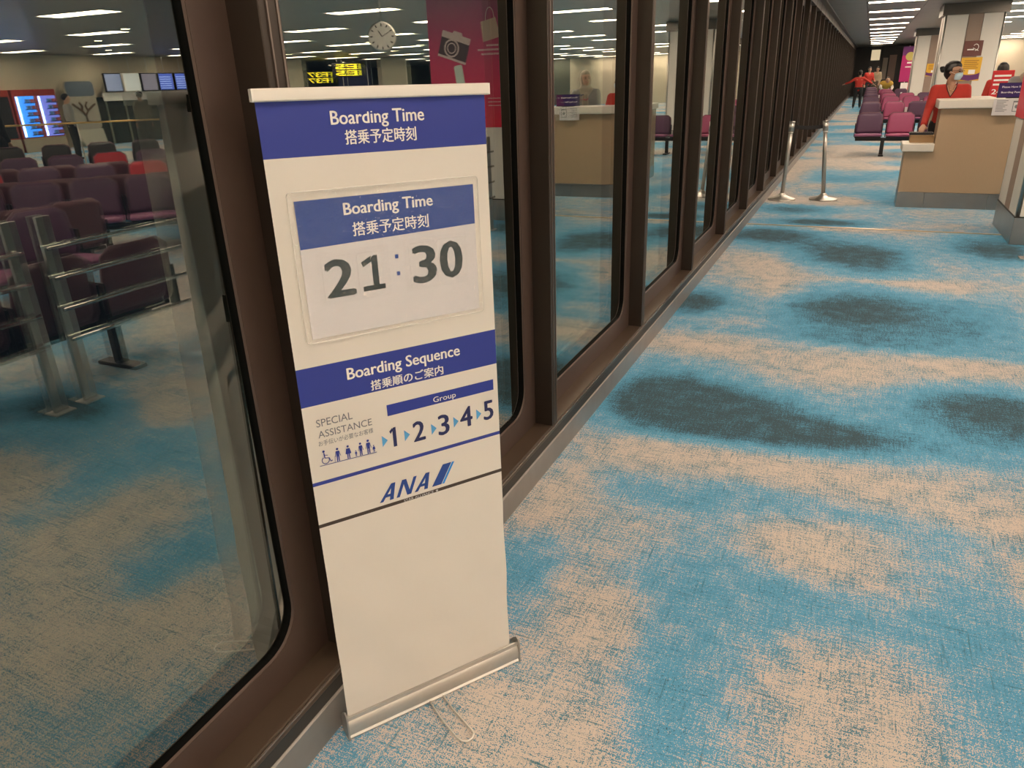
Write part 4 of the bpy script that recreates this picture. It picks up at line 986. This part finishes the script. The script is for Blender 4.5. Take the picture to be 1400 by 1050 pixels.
# scarf: hood around the face, then a drape to the chest
blob('headscarf', [[(P(0,-.034,.040), .092), (P(0,.004,.066), .070)], [(P(.050,-.022,.0), .050), (P(.048,-.004,-.06), .038), (P(.040,-.03,-.04), .05)], [(P(-.050,-.022,.0), .050), (P(-.048,-.004,-.06), .038), (P(-.040,-.03,-.04), .05)],
      [(P(0,-.04,0), .085), (P(0,-.03,-.12), .085)], [(P(0,.045,-.118), .034), (P(.05,.0,-.11), .045), (P(-.05,.0,-.11), .045), (P(0,-.02,-.15), .07)],
      [(Vector((.06,-.05,1.44)), .055), (Vector((-.06,-.05,1.44)), .055), (Vector((0,-.10,1.33)), .035), (Vector((.08,0,1.44)), .045), (Vector((-.08,0,1.44)), .045)],
      [(Vector((-.02,-.115,1.36)), .030), (Vector((-.03,-.125,1.17)), .026)], [(Vector((.03,-.115,1.34)), .022), (Vector((.035,-.120,1.20)), .018)]], M_HIJAB, p2, .010, 2)
tube('scarf_stripe', [Vector((-.055,-.146,1.30)), Vector((-.02,-.150,1.27)), Vector((.03,-.145,1.29))], .009, mat('red scarf stripe', (.35,.05,.08), .7), p2, 6)
tube('scarf_stripe', [Vector((.02,-.135,1.36)), Vector((.07,-.125,1.345)), Vector((.12,-.095,1.36))], .010, mat('navy scarf stripe', (.04,.05,.12), .7), p2, 6)

# far figure in red walking away, arms spread
J3 = mk(head=(.0,.0,1.43), neck=(0,0,1.30), chest=(0,0,1.12), pelvis=(.0,0,.82), shl=(.16,0,1.22), shr=(-.16,0,1.22), ell=(.38,.02,1.08), elr=(-.36,.02,1.10), wrl=(.60,-.03,1.00), wrr=(-.58,-.02,.97), knl=(.10,0,.44), knr=(-.12,-.02,.44), anl=(.12,.0,.07), anr=(-.14,-.04,.07), toe=(0,-1,0))
p3, P = person('person', (-.44, 37.9, 0), R(180), 'person in a red top and black trousers walking away along the far aisle', J3, M_REDJ, M_BLACKC, 1.0, .02, .80, (0,-1,0))
blob('hair', [[(P(0,-.03,.04), .092), (P(0,.0,.06), .080), (P(0,-.05,-.03), .06)]], M_HAIR, p3, .014, 1)
J4 = mk(ell=(.22,-.05,1.1), wrl=(.2,-.25,1.05))
p4, P = person('person', (-.10, 44.0, 0), R(20), 'distant person in red by the dark end wall', J4, M_REDJ, M_BLACKC, 1.0, .022)
blob('hair', [[(P(0,-.03,.04), .092), (P(0,.0,.06), .075)]], M_HAIR, p4, .016, 1)
p5, P = person('person', (.30, 48.0, 0), R(-30), 'distant person in beige near the dark end wall', mk(), mat('beige cloth', (.42,.33,.22), .8), mat('brown cloth', (.10,.07,.05), .8), 1.03, .022)
blob('hair', [[(P(0,-.03,.04), .092), (P(0,.0,.06), .075)]], M_HAIR, p5, .016, 1)
# bent passenger with a yellow pack on the far seats
J6 = mk(pelvis=(0,.15,.55), chest=(0,-.08,.92), neck=(0,-.20,1.06), head=(.02,-.30,1.12), shl=(.18,-.14,1.0), shr=(-.18,-.14,1.0), ell=(.24,-.32,.82), elr=(-.24,-.32,.82), wrl=(.15,-.50,.70), wrr=(-.15,-.50,.70), knl=(.12,-.28,.50), knr=(-.12,-.28,.50), anl=(.12,-.28,.07), anr=(-.12,-.28,.07))
p6, P = person('person', (.62, 38.3, 0), R(8), 'passenger in a white top bending over the far seats', J6, mat('white cloth', (.70,.66,.58), .8), M_BLACKC, 1.1, .02)
blob('hair', [[(P(0,-.03,.04), .092), (P(0,.0,.06), .075)]], M_HAIR, p6, .014, 1)
bk = tag(blob('backpack', [[(Vector((.50,38.10,.98)), .13), (Vector((.80,38.10,.96)), .13), (Vector((.66,38.15,.86)), .12)]], mat('mustard cloth', (.45,.28,.04), .8), None, .02, 2), 'mustard yellow bag worn by the bending passenger', 'bag')
# red standing board with a dark-haired person behind it, right edge
rb = tag(empty('red_board', (2.08, 16.0, 0)), 'red standing board with white lettering, right of the striped column', 'sign')
box('board', (-.16, .16, 0, .03, .06, 1.50), mat('red print'), rb, .004); box('foot', (-.2, .2, -.12, .15, 0, .06), M_STEEL, rb, .004)
polys('lettering', [[(-.13, 1.40-.07*k), (.12-.03*(k % 2), 1.40-.07*k), (.12-.03*(k % 2), 1.43-.07*k), (-.13, 1.43-.07*k)] for k in range(3)], -.0015, M_WHITE, rb)
text('lettering', '24', (-.13, .02, 1.12, 1.20), -.0015, M_WHITE, rb, .02)
p7, P = person('person', (2.10, 16.35, 0), R(180), 'person with long dark hair standing behind the red board', mk(head=(0,-.01,1.50), neck=(0,0,1.38), chest=(0,0,1.20), shl=(.16,0,1.30), shr=(-.16,0,1.30)), M_REDJ, M_BLACKC, .97, .016)
blob('hair', [[(P(0,-.03,.04), .094), (P(0,.0,.06), .082), (P(0,-.05,-.12), .08), (P(.03,-.05,-.15), .07), (P(-.03,-.05,-.15), .07)]], M_HAIR, p7, .012, 1)

# ================================================================== HALL SEEN ONLY AS A REFLECTION
# vending machines (wall x = 22): y runs leftwards in the mirror
def on_right(name, label, cat, y, z=0, group=None):
    return tag(empty(name, (21.6, y, z), R(-90)), label, cat, group)
M_BLUEL = mat('blue backlit shelf', (.05,.2,.6), .4, emit=(.04,.24,.9), es=1.7); M_VIOL = mat('violet backlit shelf', (.1,.1,.5), .4, emit=(.16,.18,.60), es=1.3)
M_TUBEL = mat('white light tube', (.9,.9,.9), .4, emit=(.7,.9,1), es=7); M_VRED = mat('dark red cabinet', (.30,.03,.02), .4)
for y, lb, mm_ in ((16.72, 'vending machine with blue-lit shelves and red frame, mirrored at the left', M_VIOL), (16.0, 'blue-lit vending machine left of the red-framed one, mirrored in the window', M_BLUEL), (15.2, 'dark vending machine with one thin light tube, at the mirrored left edge', M_SHELL)):
    v = on_right('vending_machine', lb, 'vending machine', y)
    box('cabinet', (-.36, .36, 0, .38, 0, 1.85), M_VRED, v, .01); box('shelf_back', (-.31, .28, -.012, .0, .45, 1.66), mm_, v)
    tube('light_tube', [(.25, -.03, .47), (.25, -.03, 1.65)], .018, M_TUBEL, v, 8)
    if mm_ is not M_SHELL:
        for k in range(6):
            zz = .50+.19*k; box('shelf', (-.31, .05, -.09, -.012, zz, zz+.02), M_SHELL, v)
            for q in range(2): box('product', (-.27+q*.16, -.15+q*.16, -.07, -.02, zz+.022, zz+.12), mat('snack packet %d' % (q), ((.35,.1,.12), (.12,.25,.5))[q], .5), v, .004)
    box('base', (-.36, .36, -.02, .0, 0, .42), mat('beige base', (.40,.33,.24), .6), v)
bd = on_right('mural_panel', 'tall rounded mural panel with blue top and brown branching picture, mirrored', 'panel', 18.0)
prism('board', [(x, z) for x, z in rrect(-.52, .55, .55, 2.08, .15, 5)], 0, .05, mat('faded mural', (.36,.33,.28), .6), bd, axis='y')
prism('board_foot', [(-.60, .02), (.25, .02), (.50, .56), (-.52, .56)], 0, .05, mat('pale mural foot', (.50,.46,.38), .6), bd, axis='y')
polys('blue_top', [[(x, z) for x, z in rrect(-.50, .53, 1.60, 2.06, .13, 5)]], -.003, mat('slate blue print', (.10,.13,.17), .6), bd)
for pts in ([(0,.75),(0,1.0),(-.10,1.15),(-.30,1.28),(-.42,1.35)], [(0,1.0),(.12,1.15),(.30,1.28),(.42,1.38)], [(-.1,1.15),(-.05,1.3),(-.12,1.42)], [(.12,1.15),(.08,1.3),(.16,1.42)]):
    tube('branch_picture', [(x, -.01, z) for x, z in pts], .035, mat('brown print', (.12,.07,.04), .6), bd, 6)
# hanging flight screens and shop front below
for i, y in enumerate((19.1, 19.85, 20.6, 21.35, 22.1, 22.85)):
    sc_ = tag(empty('flight_screen', (21.3, y, 1.70), R(-90)), 'flight screen number %s from the left in the mirrored hanging row' % ('one','two','three','four','five','six')[i], 'screen')
    box('case', (-.34, .34, 0, .08, 0, .60), M_SHELL if i != 1 else M_WHITE, sc_, .01)
    mm_ = (mat('pale grey screen', (.2,.22,.3), .3, emit=(.25,.3,.5), es=.5), mat('white screen', (.5,.5,.5), .3, emit=(.7,.68,.65), es=.45), mat('lilac screen', (.2,.18,.2), .3, emit=(.35,.30,.42), es=.4), mat('blue timetable screen', (.05,.08,.3), .3, emit=(.10,.18,.75), es=.9))[min(i, 3)]
    polys('picture', [[(-.31, .03), (.31, .03), (.31, .57), (-.31, .57)]], -.002, mm_, sc_)
    if i >= 3:
        polys('timetable_rows', [[(-.22, .07+.075*k), (.28, .07+.075*k), (.28, .10+.075*k), (-.22, .10+.075*k)] for k in range(6)], -.004, mat('screen rows', (.3,.4,.8), .3, emit=(.35,.5,1), es=.9), sc_)
        if i > 3: polys('status_strip', [[(-.31,.03),(-.24,.03),(-.24,.57),(-.31,.57)]], -.005, mat('green strip', (.1,.6,.1), .3, emit=(.2,.9,.2), es=1.2), sc_)
    box('hanger', (-.01, .01, .03, .05, .60, 1.17), M_STEEL, sc_)
bs = tag(empty('bulkhead_board', (21.34, 20.9, 1.42), R(-90)), 'long white board below the mirrored flight screens', 'board'); box('board', (-2.2, 2.2, .1, .14, .0, .26), M_WHITE, bs)
sf = tag(empty('shop_front', (21.9, 20.9, 0), R(-90)), 'dark glazed shop front below the mirrored flight screens', 'shop front')
box('glazing', (-2.2, 2.2, 0, .05, 0, 1.55), mat('dark shop glass', (.03,.035,.03), .25), sf)
for k in range(6): box('mullion', (-2.1+k*.78, -2.05+k*.78, -.04, 0, 0, 1.55), mat('pale green mullion', (.25,.27,.20), .4), sf)
hr = tag(empty('handrail', (14.5, 13.6, 0), R(-45)), 'long thin brass handrail across the mirrored hall', 'handrail')
tube('rail', [(-3.2, 0, 1.0), (0, 0, 1.0), (3.2, 0, 1.0)], .022, mat('brass rail', (.6,.38,.15), .3, .9), hr, 8)
for k in (-3.0, -1.0, 1.0, 3.0): tube('post', [(k, 0, 0), (k, 0, 1.0)], .018, M_STEEL, hr, 8)
# standing and seated people far back in the mirror
for (x, y, rz, tp, bt, lb) in ((17.2, 14.2, 200, M_GREYC, M_BLACKC, 'mirrored passenger in grey standing in front of the mural panel'), (16.3, 15.8, 120, mat('olive cloth', (.10,.09,.06), .8), M_BLACKC, 'mirrored passenger in olive standing before the shop front'), (12.2, 9.0, 160, M_BLACKC, M_BLACKC, 'mirrored passenger in black at the left edge of the window')):
    pp, P = person('person', (x, y, 0), R(rz), lb, mk(), tp, bt, 1.02, .022); blob('hair', [[(P(0,-.03,.04), .092), (P(0,.0,.06), .075)]], M_HAIR, pp, .016, 1)
# bay 2 reflection: hanging clock, yellow gate signs, blue banner, beige column
ck_ = tag(empty('hanging_clock', (4.30, 10.1, 2.27), R(-30)), 'round double-faced clock hanging from the ceiling, mirrored above the banner stand', 'clock')
bm = bmesh.new(); cl = lathe('case', [(.19, -.05), (.205, -.04), (.205, .04), (.19, .05)], M_STEEL, ck_, 32); cl.rotation_euler = (R(90), 0, 0)
for sg in (-1, 1):
    f_ = lathe('dial', [(.185, -.002), (.185, .002)], mat('clock dial', (.45,.43,.42), .5), ck_, 32); f_.rotation_euler = (R(90), 0, 0); f_.location = (0, sg*.051, 0)
    bm = bmesh.new()
    for k in range(12):
        a = 2*math.pi*k/12; c_, s_ = math.cos(a), math.sin(a)
        q = [(x*c_-z*s_, sg*.0545, x*s_+z*c_) for x, z in ((-.008,.135),(.008,.135),(.008,.175),(-.008,.175))]
        bm.faces.new([bm.verts.new(v) for v in q])
    fin(bm, 'hour_marks', M_EYE, ck_)
    tube('hand', [(0, sg*.057, 0), (.05, sg*.057, .08)], .007, M_EYE, ck_, 6); tube('hand', [(0, sg*.057, 0), (-.11, sg*.057, .06)], .005, M_EYE, ck_, 6)
tube('rod', [(0,0,.20), (0,0,.60)], .012, M_STEEL, ck_, 8)
M_YSIGN = mat('yellow sign letters', (.7,.55,.02), .4, emit=(1,.75,.02), es=1.6)
for (x, y, z, tx, lb) in ((23.5, 33.0, 1.78, 'F37', 'hanging black gate sign with yellow characters, mirrored above the banner top'), (20.6, 31.5, 2.05, 'E5', 'second hanging sign with yellow characters, mirrored right of the first'), (25.6, 31.0, 1.9, 'K', 'mirrored hanging sign with a yellow letter near the mullion')):
    gs = tag(empty('hanging_sign', (x, y, z), R(-40)), lb, 'sign'); box('case', (-.65, .65, 0, .12, 0, .62), M_SHELL, gs, .01)
    text('lettering', tx, (-.5, .5, .34, .56), -.003, M_YSIGN, gs, .03); text('lettering', tx, (-.5, .5, .06, .28), -.003, M_YSIGN, gs, .03)
    tube('hanger', [(-.4,.06,.62), (-.4,.06,CH-z)], .012, M_STEEL, gs, 6); tube('hanger', [(.4,.06,.62), (.4,.06,CH-z)], .012, M_STEEL, gs, 6)
bb_ = tag(empty('banner', (21.0, 32.6, 0), R(-38)), 'dark blue standing banner mirrored above the banner stand', 'banner')
box('sheet', (-.75, .75, 0, .04, .3, 2.6), mat('dark blue banner print', (.030,.035,.13), .5), bb_); box('foot', (-.8, .8, -.1, .15, 0, .04), M_STEEL, bb_)
for k in (-.7, .5): box('pole', (k, k+.04, -.05, -.01, 0, 2.8), M_WHITE, bb_)
pc = tag(empty('pillar', (19.3, 33.5, 0), R(-30)), 'pale square pillar mirrored above the banner stand', 'column')
box('shaft', (-.7, .7, -.5, .5, .01, CH-.001), M_WALL, pc, .02); box('plinth', (-.72, .72, -.52, .52, 0, .2), M_SKIRT, pc)
